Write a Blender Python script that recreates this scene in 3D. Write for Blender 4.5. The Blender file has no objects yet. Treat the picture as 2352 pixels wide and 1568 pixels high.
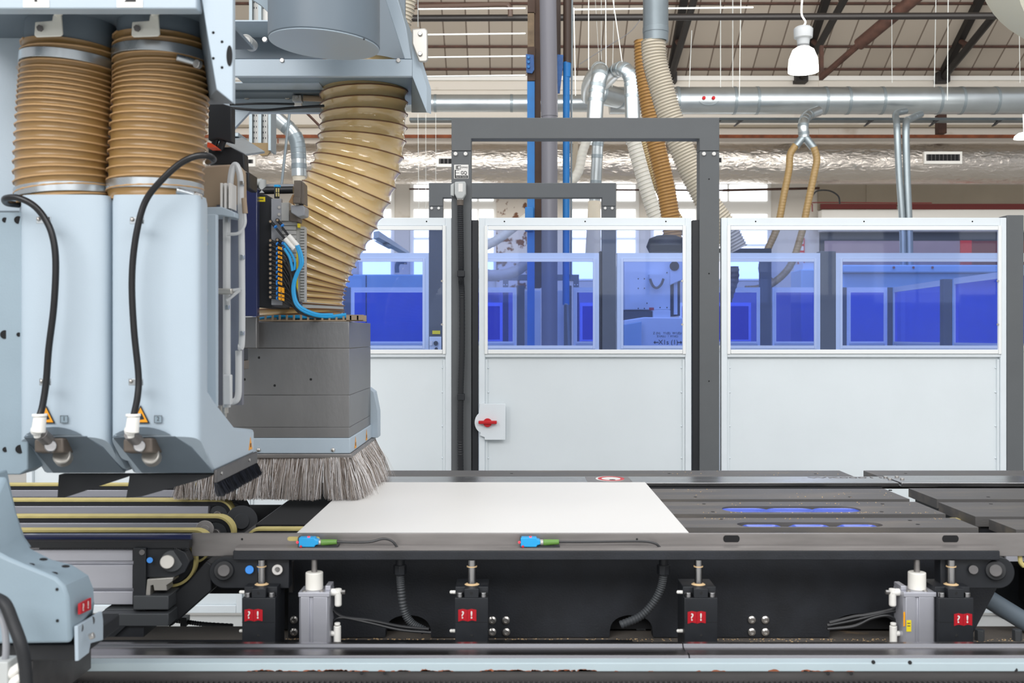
import bpy, bmesh, math, random
from mathutils import Vector as V, noise
random.seed(7)
S = bpy.context.scene
COL = S.collection
# ---------------------------------------------------------------- camera, world, light, exposure
F = 2400.0; CX = 1176.0; HY = 771.0; HC = 1.49       # focal length in pixels, principal column, horizon row, eye height
cd = bpy.data.cameras.new('camera'); cam = bpy.data.objects.new('camera', cd); COL.objects.link(cam)
cd.sensor_width = 36.0; cd.lens = 36.0 * F / 2352; cd.shift_y = -13 / 2352
cd.clip_end = 200; cd.clip_start = .05
cd.dof.use_dof = True; cd.dof.focus_distance = 4.9; cd.dof.aperture_fstop = 6.3
cam.location = (0, 0, HC); cam.rotation_euler = (math.pi / 2, 0, 0)
S.camera = cam
S.view_settings.view_transform = 'Standard'; S.view_settings.look = 'None'
S.view_settings.gamma = 1; S.view_settings.use_curve_mapping = False
S.view_settings.exposure = 0.08
S.cycles.transparent_max_bounces = 40; S.cycles.max_bounces = 10
w = bpy.data.worlds.new('daylight'); S.world = w; w.use_nodes = True
nt = w.node_tree; bg = nt.nodes['Background']
tc = nt.nodes.new('ShaderNodeTexCoord'); sx = nt.nodes.new('ShaderNodeSeparateXYZ'); rp = nt.nodes.new('ShaderNodeValToRGB')
nt.links.new(tc.outputs['Generated'], sx.inputs[0]); nt.links.new(sx.outputs['Z'], rp.inputs[0]); nt.links.new(rp.outputs[0], bg.inputs['Color'])
mr = rp.color_ramp
mr.elements[0].position = 0.0; mr.elements[0].color = (.40, .40, .40, 1)
mr.elements[1].position = 0.9; mr.elements[1].color = (.92, .95, 1.0, 1)
bg.inputs['Strength'].default_value = 1.25
def area(name, loc, size, power, target, col=(1, 1, 1)):
    l = bpy.data.lights.new(name, 'AREA'); l.shape = 'RECTANGLE'; l.size, l.size_y = size; l.energy = power; l.color = col
    o = bpy.data.objects.new(name, l); COL.objects.link(o); o.location = loc
    o.rotation_euler = (V(target) - V(loc)).to_track_quat('-Z', 'Y').to_euler(); return o
area('skylight_front', (-3.6, -4.5, 6.2), (6, 3), 520, (.3, 4.5, 1.1), (1, .99, .975))
area('fill_right', (3.6, -4.5, 6.2), (5, 3), 250, (.0, 4.0, 1.6), (1, .99, .975))  # added fill that brightens the bracket beam; stands for no known opening
area('skylight_hall', (2, 8, 8.5), (9, 3), 300, (2, 10, 0), (1, .98, .95))
area('skylight_far', (2, 15, 7.2), (18, 3), 900, (2, 26, 5.5), (1, .97, .93))

# ---------------------------------------------------------------- helpers
def P(px, py, Y): return V(((px - CX) / F * Y, Y, HC + (HY - py) / F * Y))
def lin(h):
    h = h.lstrip('#'); c = [int(h[i:i + 2], 16) / 255 for i in (0, 2, 4)]
    return tuple(x / 12.92 if x <= .04045 else ((x + .055) / 1.055) ** 2.4 for x in c) + (1,)
class G:
    def __init__(s): s.v = []; s.f = []
    def add(s, vs, fs):
        n = len(s.v); s.v += [V(x) for x in vs]; s.f += [tuple(i + n for i in f) for f in fs]; return s
    def box(s, x0, x1, y0, y1, z0, z1):
        return s.add([(x, y, z) for z in (z0, z1) for y in (y0, y1) for x in (x0, x1)],
                     [(0, 1, 3, 2), (4, 6, 7, 5), (0, 4, 5, 1), (2, 3, 7, 6), (0, 2, 6, 4), (1, 5, 7, 3)])
    def pb(s, x0, x1, y0, y1, Y0, Y1):
        a = P(x0, y0, Y0); b = P(x1, y1, Y0)
        return s.box(a.x, b.x, Y0, Y1, b.z, a.z)
    def loft(s, A, B, cap=True):
        n = len(A); fs = [(i, (i + 1) % n, n + (i + 1) % n, n + i) for i in range(n)]
        if cap: fs += [tuple(range(n)), tuple(range(2 * n - 1, n - 1, -1))]
        return s.add(list(A) + list(B), fs)
    def prism(s, pts, Y0, Y1):
        A = [P(x, y, Y0) for x, y in pts]; return s.loft(A, [V((a.x, Y1, a.z)) for a in A])
    def rings(s, R, cap=True):
        n = len(R[0]); vs = [p for r in R for p in r]; fs = []
        for k in range(len(R) - 1):
            for i in range(n):
                j = (i + 1) % n; fs.append((k * n + i, k * n + j, (k + 1) * n + j, (k + 1) * n + i))
        if cap: fs += [tuple(range(n)), tuple(range(len(vs) - 1, len(vs) - n - 1, -1))]
        return s.add(vs, fs)
    def cyl(s, p, q, r, r2=None, n=20):
        p = V(p); q = V(q); r2 = r if r2 is None else r2
        d = (q - p).normalized(); a = d.orthogonal().normalized(); b = d.cross(a)
        c = lambda o, rr: [o + (a * math.cos(t) + b * math.sin(t)) * rr for t in [2 * math.pi * i / n for i in range(n)]]
        return s.rings([c(p, r), c(q, r2)])
    def tube(s, pts, r, n=10, cap=True):
        fr = frames(pts); R = []
        for i, (c, t, a, b) in enumerate(fr):
            rr = r(i / (len(fr) - 1)) if callable(r) else r
            R.append([c + (a * math.cos(x) + b * math.sin(x)) * rr for x in [2 * math.pi * k / n for k in range(n)]])
        return s.rings(R, cap)
    def lathe(s, c, prof, n=28, axis='z'):
        c = V(c); R = []
        for r, h in prof:
            ring = []
            for k in range(n):
                t = 2 * math.pi * k / n; x, y = r * math.cos(t), r * math.sin(t)
                ring.append(c + (V((x, y, h)) if axis == 'z' else V((x, h, y)) if axis == 'y' else V((h, x, y))))
            R.append(ring)
        return s.rings(R)
    def ball(s, c, r, n=12, sz=1.0):
        return s.lathe(c, [(max(r * math.sin(math.pi * i / 8), r * .02), -r * sz * math.cos(math.pi * i / 8)) for i in range(9)], n)
def frames(pts):
    pts = [V(p) for p in pts]; out = []; a = None
    for i, p in enumerate(pts):
        t = (pts[min(i + 1, len(pts) - 1)] - pts[max(i - 1, 0)]).normalized()
        a = t.orthogonal().normalized() if a is None else (a - t * a.dot(t)).normalized()
        out.append((p, t, a, t.cross(a)))
    return out
def sm(pts, step=8):                                   # Catmull-Rom through the points
    pts = [V(p) for p in pts]; q = [pts[0] * 2 - pts[1]] + pts + [pts[-1] * 2 - pts[-2]]; out = []
    for i in range(1, len(q) - 2):
        for k in range(step):
            t = k / step; a, b, c, d = q[i - 1:i + 3]
            out.append(.5 * ((2 * b) + (c - a) * t + (2 * a - 5 * b + 4 * c - d) * t * t + (3 * b - a - 3 * c + d) * t ** 3))
    return out + [pts[-1]]
def px(L, Y=None): return [P(*(p if len(p) == 3 else (p[0], p[1], Y))) for p in L]
W = {}
def props(o, label=None, cat=None, group=None, kind=None):
    for k, v in (('label', label), ('category', cat), ('group', group), ('kind', kind)):
        if v: o[k] = v
    return o
def ob(name, g, m, par=None, bev=0, label=None, cat=None, group=None, kind=None, local=False):
    me = bpy.data.meshes.new(name)
    xs = [p.x for p in g.v]; ys = [p.y for p in g.v]; zs = [p.z for p in g.v]
    c = V(((min(xs) + max(xs)) / 2, (min(ys) + max(ys)) / 2, min(zs)))
    me.from_pydata([p - c for p in g.v], [], g.f)
    bm = bmesh.new(); bm.from_mesh(me); bmesh.ops.recalc_face_normals(bm, faces=bm.faces); bm.to_mesh(me); bm.free()
    me.shade_smooth(); me.set_sharp_from_angle(angle=math.radians(32)); me.materials.append(M[m])
    o = bpy.data.objects.new(name, me); COL.objects.link(o); W[o.name] = c
    if par:
        o.parent = par; o.location = c - (V((0, 0, 0)) if local else W[par.name])
    else: o.location = c
    if bev:
        b = o.modifiers.new('bevel', 'BEVEL'); b.width = bev; b.segments = 2; b.limit_method = 'ANGLE'; b.angle_limit = math.radians(40)
    return props(o, label, cat, group, kind)
def thing(name, label, cat, loc, group=None):
    o = bpy.data.objects.new(name, None); COL.objects.link(o); o.location = V(loc); o.empty_display_size = .05
    W[o.name] = V(loc); return props(o, label, cat, group)
def dup(o, d, label=None, par=None):
    c = o.copy(); COL.objects.link(c)
    if par: c.parent = par
    else: c.location = o.location + V(d)
    W[c.name] = W[o.name] + V(d)
    if label: c['label'] = label
    for ch in list(o.children): dup(ch, d, None, c)
    return c
def text(s, p, h, m, par, name='lettering', rotz=0, depth=.0004, stretch=1.0, bold=0):
    cu = bpy.data.curves.new('t', 'FONT'); cu.body = s; cu.size = h * 1.38; cu.align_x = 'CENTER'; cu.align_y = 'CENTER'
    cu.extrude = depth; cu.offset = bold
    t = bpy.data.objects.new('t', cu); COL.objects.link(t); bpy.context.view_layer.update()
    me = bpy.data.meshes.new_from_object(t.evaluated_get(bpy.context.evaluated_depsgraph_get()))
    bpy.data.objects.remove(t)
    o = bpy.data.objects.new(name, me); COL.objects.link(o); me.materials.clear(); me.materials.append(M[m])
    o.rotation_euler = (math.pi / 2, 0, rotz); o.scale = (stretch, 1, 1); W[o.name] = V(p)
    o.parent = par; o.location = V(p) - W[par.name]
    return o
# ---------------------------------------------------------------- materials
M = {}
def mat(name, col, rough=.5, metal=0, bump=0, bs=60, var=0, vs=8, trans=0, coat=0, sss=0, stretch=None, emit=0, spec=.5, col2=None, thr=.6, soft=.1):
    m = bpy.data.materials.new(name); m.use_nodes = True; n = m.node_tree; b = n.nodes['Principled BSDF']; L = n.links
    c = lin(col); b.inputs['Base Color'].default_value = c; b.inputs['Roughness'].default_value = rough
    b.inputs['Metallic'].default_value = metal; b.inputs['Coat Weight'].default_value = coat
    b.inputs['Specular IOR Level'].default_value = spec
    if trans: b.inputs['Transmission Weight'].default_value = trans
    if sss: b.inputs['Subsurface Weight'].default_value = sss; b.inputs['Subsurface Radius'].default_value = (.02, .01, .005)
    if emit: b.inputs['Emission Color'].default_value = c; b.inputs['Emission Strength'].default_value = emit
    tx = n.nodes.new('ShaderNodeTexCoord'); mp = n.nodes.new('ShaderNodeMapping'); L.new(tx.outputs['Object'], mp.inputs[0])
    if stretch: mp.inputs['Scale'].default_value = stretch
    if var or col2:
        no = n.nodes.new('ShaderNodeTexNoise'); no.inputs['Scale'].default_value = vs; no.inputs['Detail'].default_value = 6
        L.new(mp.outputs[0], no.inputs['Vector']); r = n.nodes.new('ShaderNodeValToRGB'); L.new(no.outputs['Fac'], r.inputs[0])
        if col2:
            r.color_ramp.elements[0].position = thr; r.color_ramp.elements[1].position = thr + soft
            r.color_ramp.elements[0].color = c; r.color_ramp.elements[1].color = lin(col2)
        else:
            r.color_ramp.elements[0].position = .3; r.color_ramp.elements[1].position = .7
            r.color_ramp.elements[0].color = tuple(max(0, x * (1 - var)) for x in c[:3]) + (1,)
            r.color_ramp.elements[1].color = tuple(min(1, x * (1 + var)) for x in c[:3]) + (1,)
        L.new(r.outputs[0], b.inputs['Base Color'])
        rr = n.nodes.new('ShaderNodeMapRange'); L.new(no.outputs['Fac'], rr.inputs[0])
        rr.inputs[3].default_value = max(.02, rough - .08); rr.inputs[4].default_value = min(1, rough + .08); L.new(rr.outputs[0], b.inputs['Roughness'])
    if bump:
        n2 = n.nodes.new('ShaderNodeTexNoise'); n2.inputs['Scale'].default_value = bs; n2.inputs['Detail'].default_value = 5
        L.new(mp.outputs[0], n2.inputs['Vector']); bp = n.nodes.new('ShaderNodeBump'); bp.inputs['Strength'].default_value = bump
        bp.inputs['Distance'].default_value = .01; L.new(n2.outputs['Fac'], bp.inputs['Height']); L.new(bp.outputs[0], b.inputs['Normal'])
    M[name] = m; return m
mat('fence_white', '#dfe6ea', .45, var=.02, bump=.05, bs=300)
mat('panel_white', '#dce3e6', .5, var=.02, vs=3, bump=.05, bs=400)
mat('strip_white', '#eceeed', .35)
mat('anthracite', '#5c5f61', .6, bump=.15, bs=700, var=.06, vs=5)
mat('rubber_black', '#17191d', .55)
mat('flat_black', '#1a1d22', .5, var=.15, vs=20)
mat('beam_black', '#1c1f25', .6, var=.3, vs=14, bump=.1, bs=200)
mat('cavity', '#0b0c0f', .8)  # near-black colour painting the darkness of holes, gaps and the space under tables
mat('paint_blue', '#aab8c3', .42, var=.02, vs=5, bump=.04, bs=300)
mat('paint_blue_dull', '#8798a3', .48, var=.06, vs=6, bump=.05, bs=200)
mat('paint_grey_shade', '#66727c', .5, var=.05, vs=6)  # darker paint: shade inside bracket and rack put into colour; plain grey elsewhere
mat('rail_paint', '#a6b5bb', .5, var=.03, vs=5)
mat('bright_steel', '#a9a8a8', .25, metal=1, var=.06, vs=6, stretch=(.6, 8, 8))
mat('polished', '#8f8e91', .24, metal=1, var=.12, vs=3, stretch=(.5, 20, 20))
mat('brushed', '#8b8a8a', .40, metal=.9, var=.10, vs=5, stretch=(1, 1, .4), bump=.05, bs=90)
mat('milled_light', '#b9b6b0', .4, metal=.75, var=.08, vs=9)
mat('dull_steel', '#8f8b89', .42, metal=.7, var=.15, vs=8, stretch=(.6, 4, 4))
mat('dark_steel', '#5d5b5b', .45, metal=.6, var=.2, vs=6, stretch=(.6, 4, 4))
mat('bed_top', '#6e6862', .5, metal=.2, var=.25, vs=9, bump=.1, bs=120, col2='#a58d70', thr=.66, soft=.1)
mat('slat', '#52504f', .5, var=.22, vs=5, stretch=(.5, 3, 3), bump=.12, bs=160, col2='#6d665e', thr=.52, soft=.25)
mat('slat_edge', '#25262a', .5)
mat('aluminium', '#b6b7bf', .4, metal=.5, var=.05, vs=4, stretch=(.5, 4, 4))
mat('belt', '#c8b978', .6, var=.1, vs=20)
mat('board', '#e2e0dc', .42, var=.01, vs=2)
mat('board_edge', '#d8c9a8', .7)
mat('zinc', '#b9bfc3', .28, metal=.9, var=.03, vs=8)
mat('galv', '#b3babd', .33, metal=.92, var=.05, vs=3, bump=.02, bs=6)
mat('galv_dull', '#8a9499', .42, metal=.7, var=.08, vs=4)
mat('hose_front', '#896b40', .36, var=.14, vs=5, sss=.1)
mat('hose_front_band', '#a8794a', .4, var=.15, vs=8)
mat('hose_amber', '#cdb07c', .14, var=.06, vs=5, sss=.25, coat=.8, bump=.25, bs=14)
mat('wire_brown', '#6f4a2a', .45)
mat('wire_front', '#b39066', .4)
mat('hose_beige', '#cfc6b4', .5, sss=.1, var=.03); mat('wire_beige', '#a99f8c', .5)
mat('hose_ochre', '#b58a4c', .45, sss=.1, var=.05); mat('hose_thin', '#8c7348', .5, var=.06); mat('wire_ochre', '#8a5f2e', .5)
mat('hose_pale', '#cdb98a', .5, sss=.1); mat('hose_white', '#dedbd0', .5, sss=.1); mat('wire_white', '#c2beb0', .5)
mat('hose_grey', '#8d8a86', .5); mat('hose_dark', '#5a4a38', .5)
mat('textile', '#cdcbb9', .8, bump=.2, bs=60)
mat('wall_paint', '#d8d2c8', .8, var=.06, vs=1.5, bump=.35, bs=5, col2='#b5a898', thr=.62, soft=.2)
mat('wall_paint_low', '#ddd9d4', .8, var=.05, vs=1.2, bump=.2, bs=5)
mat('wall_brown', '#a39886', .8, var=.05, vs=1.5)
mat('rust', '#8a4d30', .8, var=.35, vs=5, bump=.3, bs=20)
mat('rust_stain', '#d9d1c6', .8, col2='#7a5540', thr=.53, soft=.06, vs=5)
mat('rust_dark', '#4c3228', .75, var=.3, vs=6)
mat('truss_black', '#1a1614', .6, var=.2, vs=5)
mat('pipe_black', '#140f0d', .5, var=.1, vs=5)
mat('beam_brown', '#4a3527', .65, var=.25, vs=5)
mat('beam_brown_light', '#7d6a53', .7, var=.3, vs=9)
mat('blue_paint', '#2377bd', .5, var=.08, vs=8, bump=.1, bs=40)
mat('blue_paint_dark', '#2c5a96', .5, var=.2, vs=20)
mat('pipe_grey', '#77767d', .42, var=.06, vs=4, stretch=(1, 1, .2))
mat('pipe_brown', '#3f2e24', .5)
mat('rod_white', '#b9bdbb', .5); mat('white_paint', '#e8e6e0', .5)
mat('white_plastic', '#eceae4', .4); mat('nylon', '#e9e6de', .5)
mat('steel_bolt', '#b9b6b2', .3, metal=.85)
mat('black_hose', '#0d0e12', .35, spec=.5)
mat('black_tube', '#1d1e21', .4); mat('blue_tube', '#1f9bd6', .35); mat('blue_ring', '#2a86dd', .4)
mat('sky_blue', '#1e9fdc', .35); mat('green_plastic', '#5f8a3c', .45); mat('yellow', '#e6d11c', .5); mat('orange', '#f0a312', .5)
mat('red', '#c4141f', .4); mat('red_led', '#ff3040', .4, emit=1.5); mat('label_red', '#b01020', .45); mat('red_orange', '#e2502c', .5)
mat('label_white', '#dedcd8', .5); mat('ink', '#1b1b1d', .6); mat('ink_soft', '#4a4d52', .6)
mat('warn_orange', '#e79a12', .5)
mat('brown_plastic', '#9b8872', .45); mat('brown_sensor', '#5f564e', .5, var=.15, vs=30); mat('grey_plastic', '#b3b6b5', .45); mat('grey_mid', '#8d8f94', .45); mat('grey_valve', '#a9a9a6', .45, var=.05, vs=20)
mat('gloss_blue_reflect', '#2c3358', .15, var=.1, vs=3)  # dark gloss; the blue of its reflections is put into the base colour
mat('clear_plastic', '#d8dadb', .25, spec=.7, trans=.25); mat('inner_grey', '#6f7078', .5, var=.1, vs=6)
mat('cup_blue', '#3c5ac6', .3, var=.12, vs=10, coat=.3)
mat('perforated', '#8a9298', .4, metal=.6, var=.15, vs=30); mat('tray_brown', '#a5825c', .5, metal=.3)
mat('machine_white', '#cfd8de', .45, var=.02); mat('machine_blue', '#8fb2cc', .5, var=.04)
mat('concrete', '#bdbcb8', .6, var=.06, vs=2)
mat('sawdust', '#d8b98c', .9); mat('bracket_white', '#dcdcd4', .4, var=.04, vs=10)
mat('lamp_grey', '#6f7376', .5); mat('lamp_glow', '#fffef6', .4, emit=3.2); mat('window_glow', '#f6faff', .4, emit=1.9); mat('window_mid', '#dfe6ee', .5, emit=.55)
mat('shutter', '#a79396', .6, var=.06, vs=3); mat('dark_red', '#7a3230', .6); mat('sign_red', '#d02228', .5)
mat('dark_grey', '#3c3f42', .55); mat('foam_dark', '#3a3128', .8)
def bristle_mat(name, a, b, c):
    m = mat(name, a, .5); n = m.node_tree; g = n.nodes.new('ShaderNodeNewGeometry'); r = n.nodes.new('ShaderNodeValToRGB')
    n.links.new(g.outputs['Random Per Island'], r.inputs[0]); e = r.color_ramp.elements; e[0].color = lin(a); e[1].color = lin(c)
    x = e.new(.5); x.color = lin(b); n.links.new(r.outputs[0], n.nodes['Principled BSDF'].inputs['Base Color'])
bristle_mat('bristle_grey', '#51453d', '#a3968b', '#f3f1f2'); bristle_mat('bristle_black', '#0f1116', '#171a22', '#2a2e3a')
def pane_mat(name, tint, dust=.03, ior=1.4):
    m = bpy.data.materials.new(name); m.use_nodes = True; n = m.node_tree; n.nodes.remove(n.nodes['Principled BSDF']); L = n.links
    t = n.nodes.new('ShaderNodeBsdfTransparent'); t.inputs[0].default_value = tint
    d = n.nodes.new('ShaderNodeBsdfDiffuse'); d.inputs[0].default_value = (.5, .65, .95, 1)
    gl = n.nodes.new('ShaderNodeBsdfGlossy'); gl.inputs['Roughness'].default_value = .02
    fr = n.nodes.new('ShaderNodeFresnel'); fr.inputs[0].default_value = ior
    no = n.nodes.new('ShaderNodeTexNoise'); no.inputs['Scale'].default_value = 4; mrr = n.nodes.new('ShaderNodeMapRange')
    mrr.inputs[3].default_value = dust * .4; mrr.inputs[4].default_value = dust * 1.6; L.new(no.outputs['Fac'], mrr.inputs[0])
    a = n.nodes.new('ShaderNodeMixShader'); b = n.nodes.new('ShaderNodeMixShader')
    L.new(mrr.outputs[0], a.inputs[0]); L.new(t.outputs[0], a.inputs[1]); L.new(d.outputs[0], a.inputs[2])
    ge = n.nodes.new('ShaderNodeNewGeometry'); iv = n.nodes.new('ShaderNodeMath'); iv.operation = 'SUBTRACT'; iv.inputs[0].default_value = 1; L.new(ge.outputs['Backfacing'], iv.inputs[1])
    mu = n.nodes.new('ShaderNodeMath'); mu.operation = 'MULTIPLY'; L.new(fr.outputs[0], mu.inputs[0]); L.new(iv.outputs[0], mu.inputs[1]); L.new(mu.outputs[0], b.inputs[0]); L.new(a.outputs[0], b.inputs[1]); L.new(gl.outputs[0], b.inputs[2])
    L.new(b.outputs[0], n.nodes['Material Output'].inputs['Surface']); M[name] = m
pane_mat('blue_pane', (.715, .79, 1.0, 1), .02); pane_mat('side_pane', (.42, .47, .95, 1), .01, 1.12); pane_mat('deep_pane', (.42, .47, .93, 1), .01, 1.12); pane_mat('clear_pane', (.93, .94, .95, 1), .06)
def foil():
    m = mat('foil', '#c9c2ba', .27, metal=1); n = m.node_tree; L = n.links; b = n.nodes['Principled BSDF']
    tx = n.nodes.new('ShaderNodeTexCoord'); mp = n.nodes.new('ShaderNodeMapping'); mp.inputs['Scale'].default_value = (1.2, 1, 3.2)
    mp.inputs['Rotation'].default_value = (0, .5, 0); L.new(tx.outputs['Object'], mp.inputs[0])
    a = n.nodes.new('ShaderNodeTexNoise'); a.inputs['Scale'].default_value = 3.2; a.inputs['Detail'].default_value = 8; a.inputs['Distortion'].default_value = 1.6
    L.new(mp.outputs[0], a.inputs['Vector']); bp = n.nodes.new('ShaderNodeBump'); bp.inputs['Strength'].default_value = .6; bp.inputs['Distance'].default_value = .05
    L.new(a.outputs['Fac'], bp.inputs['Height']); L.new(bp.outputs[0], b.inputs['Normal'])
foil()
def grid_mat():
    m = mat('roof_panel', '#a59a8c', .85); n = m.node_tree; L = n.links; b = n.nodes['Principled BSDF']
    tx = n.nodes.new('ShaderNodeTexCoord'); br = n.nodes.new('ShaderNodeTexBrick'); br.offset = 0
    L.new(tx.outputs['Object'], br.inputs['Vector']); br.inputs['Scale'].default_value = 1
    br.inputs['Brick Width'].default_value = .54; br.inputs['Row Height'].default_value = 40; br.inputs['Mortar Size'].default_value = .018
    br.inputs['Color1'].default_value = lin('#b3a99c'); br.inputs['Color2'].default_value = lin('#a69c8f'); br.inputs['Mortar'].default_value = lin('#6e6257')
    L.new(br.outputs[0], b.inputs['Base Color'])
grid_mat()
# ---------------------------------------------------------------- reusable builders
def hose(name, label, pts, r, pitch, mf, mw, sag=.06, wr=.003, group=None, cat='hose', seg=30, clamps=(), cuffs=(), wires=True, na=5):
    """film wall with a helical wire; pitch is a list over the run"""
    P0 = sm(pts, 60); d = [0]
    for a, b in zip(P0, P0[1:]): d.append(d[-1] + (b - a).length)
    tot = d[-1]
    pf = lambda s: pitch[min(int(s / tot * (len(pitch) - 1)), len(pitch) - 2)] + (s / tot * (len(pitch) - 1) - min(int(s / tot * (len(pitch) - 1)), len(pitch) - 2)) * (pitch[min(int(s / tot * (len(pitch) - 1)), len(pitch) - 2) + 1] - pitch[min(int(s / tot * (len(pitch) - 1)), len(pitch) - 2)])
    ss = [0]; ph = [0]
    while ss[-1] < tot:
        p = pf(min(ss[-1], tot)); ss.append(ss[-1] + p / na); ph.append(ph[-1] + 1 / na)
    ss[-1] = tot
    def at(s):
        lo, hi = 0, len(d) - 1
        while hi - lo > 1:
            mi = (lo + hi) // 2
            if d[mi] <= s: lo = mi
            else: hi = mi
        return P0[lo].lerp(P0[hi], (s - d[lo]) / max(1e-9, d[hi] - d[lo]))
    C = [at(s) for s in ss]; fr = frames(C); R = []
    for k, (c, t, a, b) in enumerate(fr):
        ring = []
        for i in range(seg):
            u = ph[k] - i / seg; rr = r * (1 - sag * abs(math.sin(math.pi * u))); x = 2 * math.pi * i / seg
            ring.append(c + (a * math.cos(x) + b * math.sin(x)) * rr)
        R.append(ring)
    t = thing(name, label, cat, C[-1] - V((0, 0, r)) if False else C[-1], group)
    ob('hose_wall', G().rings(R), mf, t)
    if wires:
        wp = []; n = int(ph[-1] * 24)
        for j in range(n):
            q = j / 24 * na; k = int(q); f = q - k
            if k + 1 >= len(fr): break
            c = fr[k][0].lerp(fr[k + 1][0], f); a = fr[k][2].lerp(fr[k + 1][2], f).normalized(); b = fr[k][3].lerp(fr[k + 1][3], f).normalized()
            x = 2 * math.pi * (j / 24); wp.append(c + (a * math.cos(x) + b * math.sin(x)) * (r + wr * .2))
        ob('wire_spiral', G().tube(wp, wr, 6), mw, t)
    for frac, hgt, mm, k in clamps:
        s = frac * tot; c0 = at(max(0, s - hgt / 2)); c1 = at(min(tot, s + hgt / 2)); g = G()
        g.cyl(c0, c1, r * k, n=36); cl = ob('hose_clamp', g, mm, t, bev=.001)
    return t
def bolt(par, p, r, m='steel_bolt', L=.006, name='bolt', axis=(0, -1, 0)):
    g = G().cyl(p, V(p) + V(axis) * L, r, r * .9, n=14); return ob(name, g, m, par, bev=r * .15)
def sticker(par, px0, px1, y0, y1, Y, m='label_white', name='sticker', label=None):
    return ob(name, G().pb(px0, px1, y0, y1, Y - .0008, Y - .0002), m, par, label=label)
def mk(name, g, m, label, cat, bev=0, group=None): return ob(name, g, m, None, bev, label, cat, group)

# ================================================================= the hall
def struct(name, g, m, bev=0): return ob(name, g, m, None, bev, kind='structure')
struct('floor', G().box(-16, 18, -6, 27, -.2, 0), 'concrete')
YW = 26.0
struct('wall_back', G().box(-16, P(1880, 0, YW).x, YW, YW + .3, 0, P(0, 175, YW).z), 'wall_paint')
struct('wall_back_right', G().box(P(1880, 0, YW).x, 18, YW - .02, YW + .28, 0, P(0, 175, YW).z), 'wall_paint')
# roof: rises toward the camera at 30 degrees
def roofZ(Y): return P(0, 175, YW).z + .577 * (YW - Y)
me = bpy.data.meshes.new('ceiling'); Lr = (YW - 10) / math.cos(math.atan(.577))
me.from_pydata([(-16, 0, 0), (18, 0, 0), (18, Lr, 0), (-16, Lr, 0), (-16, 0, .12), (18, 0, .12), (18, Lr, .12), (-16, Lr, .12)], [], [(3, 2, 1, 0), (4, 5, 6, 7), (0, 1, 5, 4), (1, 2, 6, 5), (2, 3, 7, 6), (3, 0, 4, 7)])
me.materials.append(M['roof_panel']); ce = bpy.data.objects.new('ceiling', me); COL.objects.link(ce); ce['kind'] = 'structure'
ce.location = (0, 10, roofZ(10)); ce.rotation_euler = (-math.atan(.577), 0, 0)
# eave band, ledge, rusty rail
struct('trim_1', G().pb(-400, 2700, 174, 184, YW - .1, YW), 'white_paint')
struct('trim_2', G().pb(-400, 2700, 286, 292, YW - .12, YW), 'wall_brown')
struct('trim_3', G().pb(-400, 2700, 200, 206, YW - .06, YW), 'wall_paint')
def window(n, x0, x1, rows, mull, par=None):
    t = ob('window_%d' % n, G().pb(x0 - 6, x1 + 6, rows[0][0] - 4, rows[-1][1] + 4, YW - .05, YW), 'white_paint', kind='structure')
    for a, b in rows:
        xs = [x0] + mull + [x1]
        for u, v in zip(xs, xs[1:]): ob('window_pane', G().pb(u + 3, v - 3, a, b, YW - .07, YW - .05), 'window_glow', t)
R_ = [(425, 461), (481, 545), (551, 640)]
window(1, 948, 1002, R_, []); window(2, 1018, 1136, R_, [1060, 1098]); window(3, 1312, 1462, R_, [1365, 1415])
window(4, 1500, 1600, R_, [1550]); window(5, 1636, 1765, [(424, 461), (492, 560), (566, 640)], [1673]); window(6, 744, 800, R_, []); window(7, 830, 900, R_, [])
ob('trim_4', G().pb(1140, 1210, 420, 660, YW - .12, YW), 'rust_stain', kind='structure')
ob('trim_5', G().pb(1880, 1990, 424, 482, YW - .1, YW), 'wall_brown', kind='structure')
ob('trim_6', G().pb(1990, 2352, 424, 472, YW - .12, YW), 'wall_brown', kind='structure')
# shutter door area on the right
d = ob('door_1', G().pb(1885, 2600, 486, 640, YW - .14, YW - .02), 'dark_grey', kind='structure')
ob('door_lintel', G().pb(1885, 2060, 468, 480, YW - .18, YW - .14), 'dark_red', d); ob('door_lintel', G().pb(2090, 2600, 468, 481, YW - .18, YW - .14), 'dark_red', d)
ob('shutter_slats', G().pb(1894, 2206, 553, 640, YW - .17, YW - .14), 'shutter', d); ob('red_curtain', G().pb(2206, 2232, 552, 615, YW - .2, YW - .14), 'sign_red', d)
ob('side_panel', G().pb(2232, 2600, 553, 640, YW - .17, YW - .14), 'dark_red', d)
ob('header_box', G().pb(1888, 2600, 481, 530, YW - .5, YW - .15), 'white_paint', d, bev=.02)
t = mk('wall_sign', G().pb(1833, 1848, 546, 612, YW - .05, YW - .01), 'sign_red', 'red notice sign on the white back wall beside the shutter', 'sign')
for k in range(4): ob('sign_panel', G().pb(1835, 1846, 550 + k * 15, 560 + k * 15, YW - .06, YW - .05), 'label_white', t)
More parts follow.
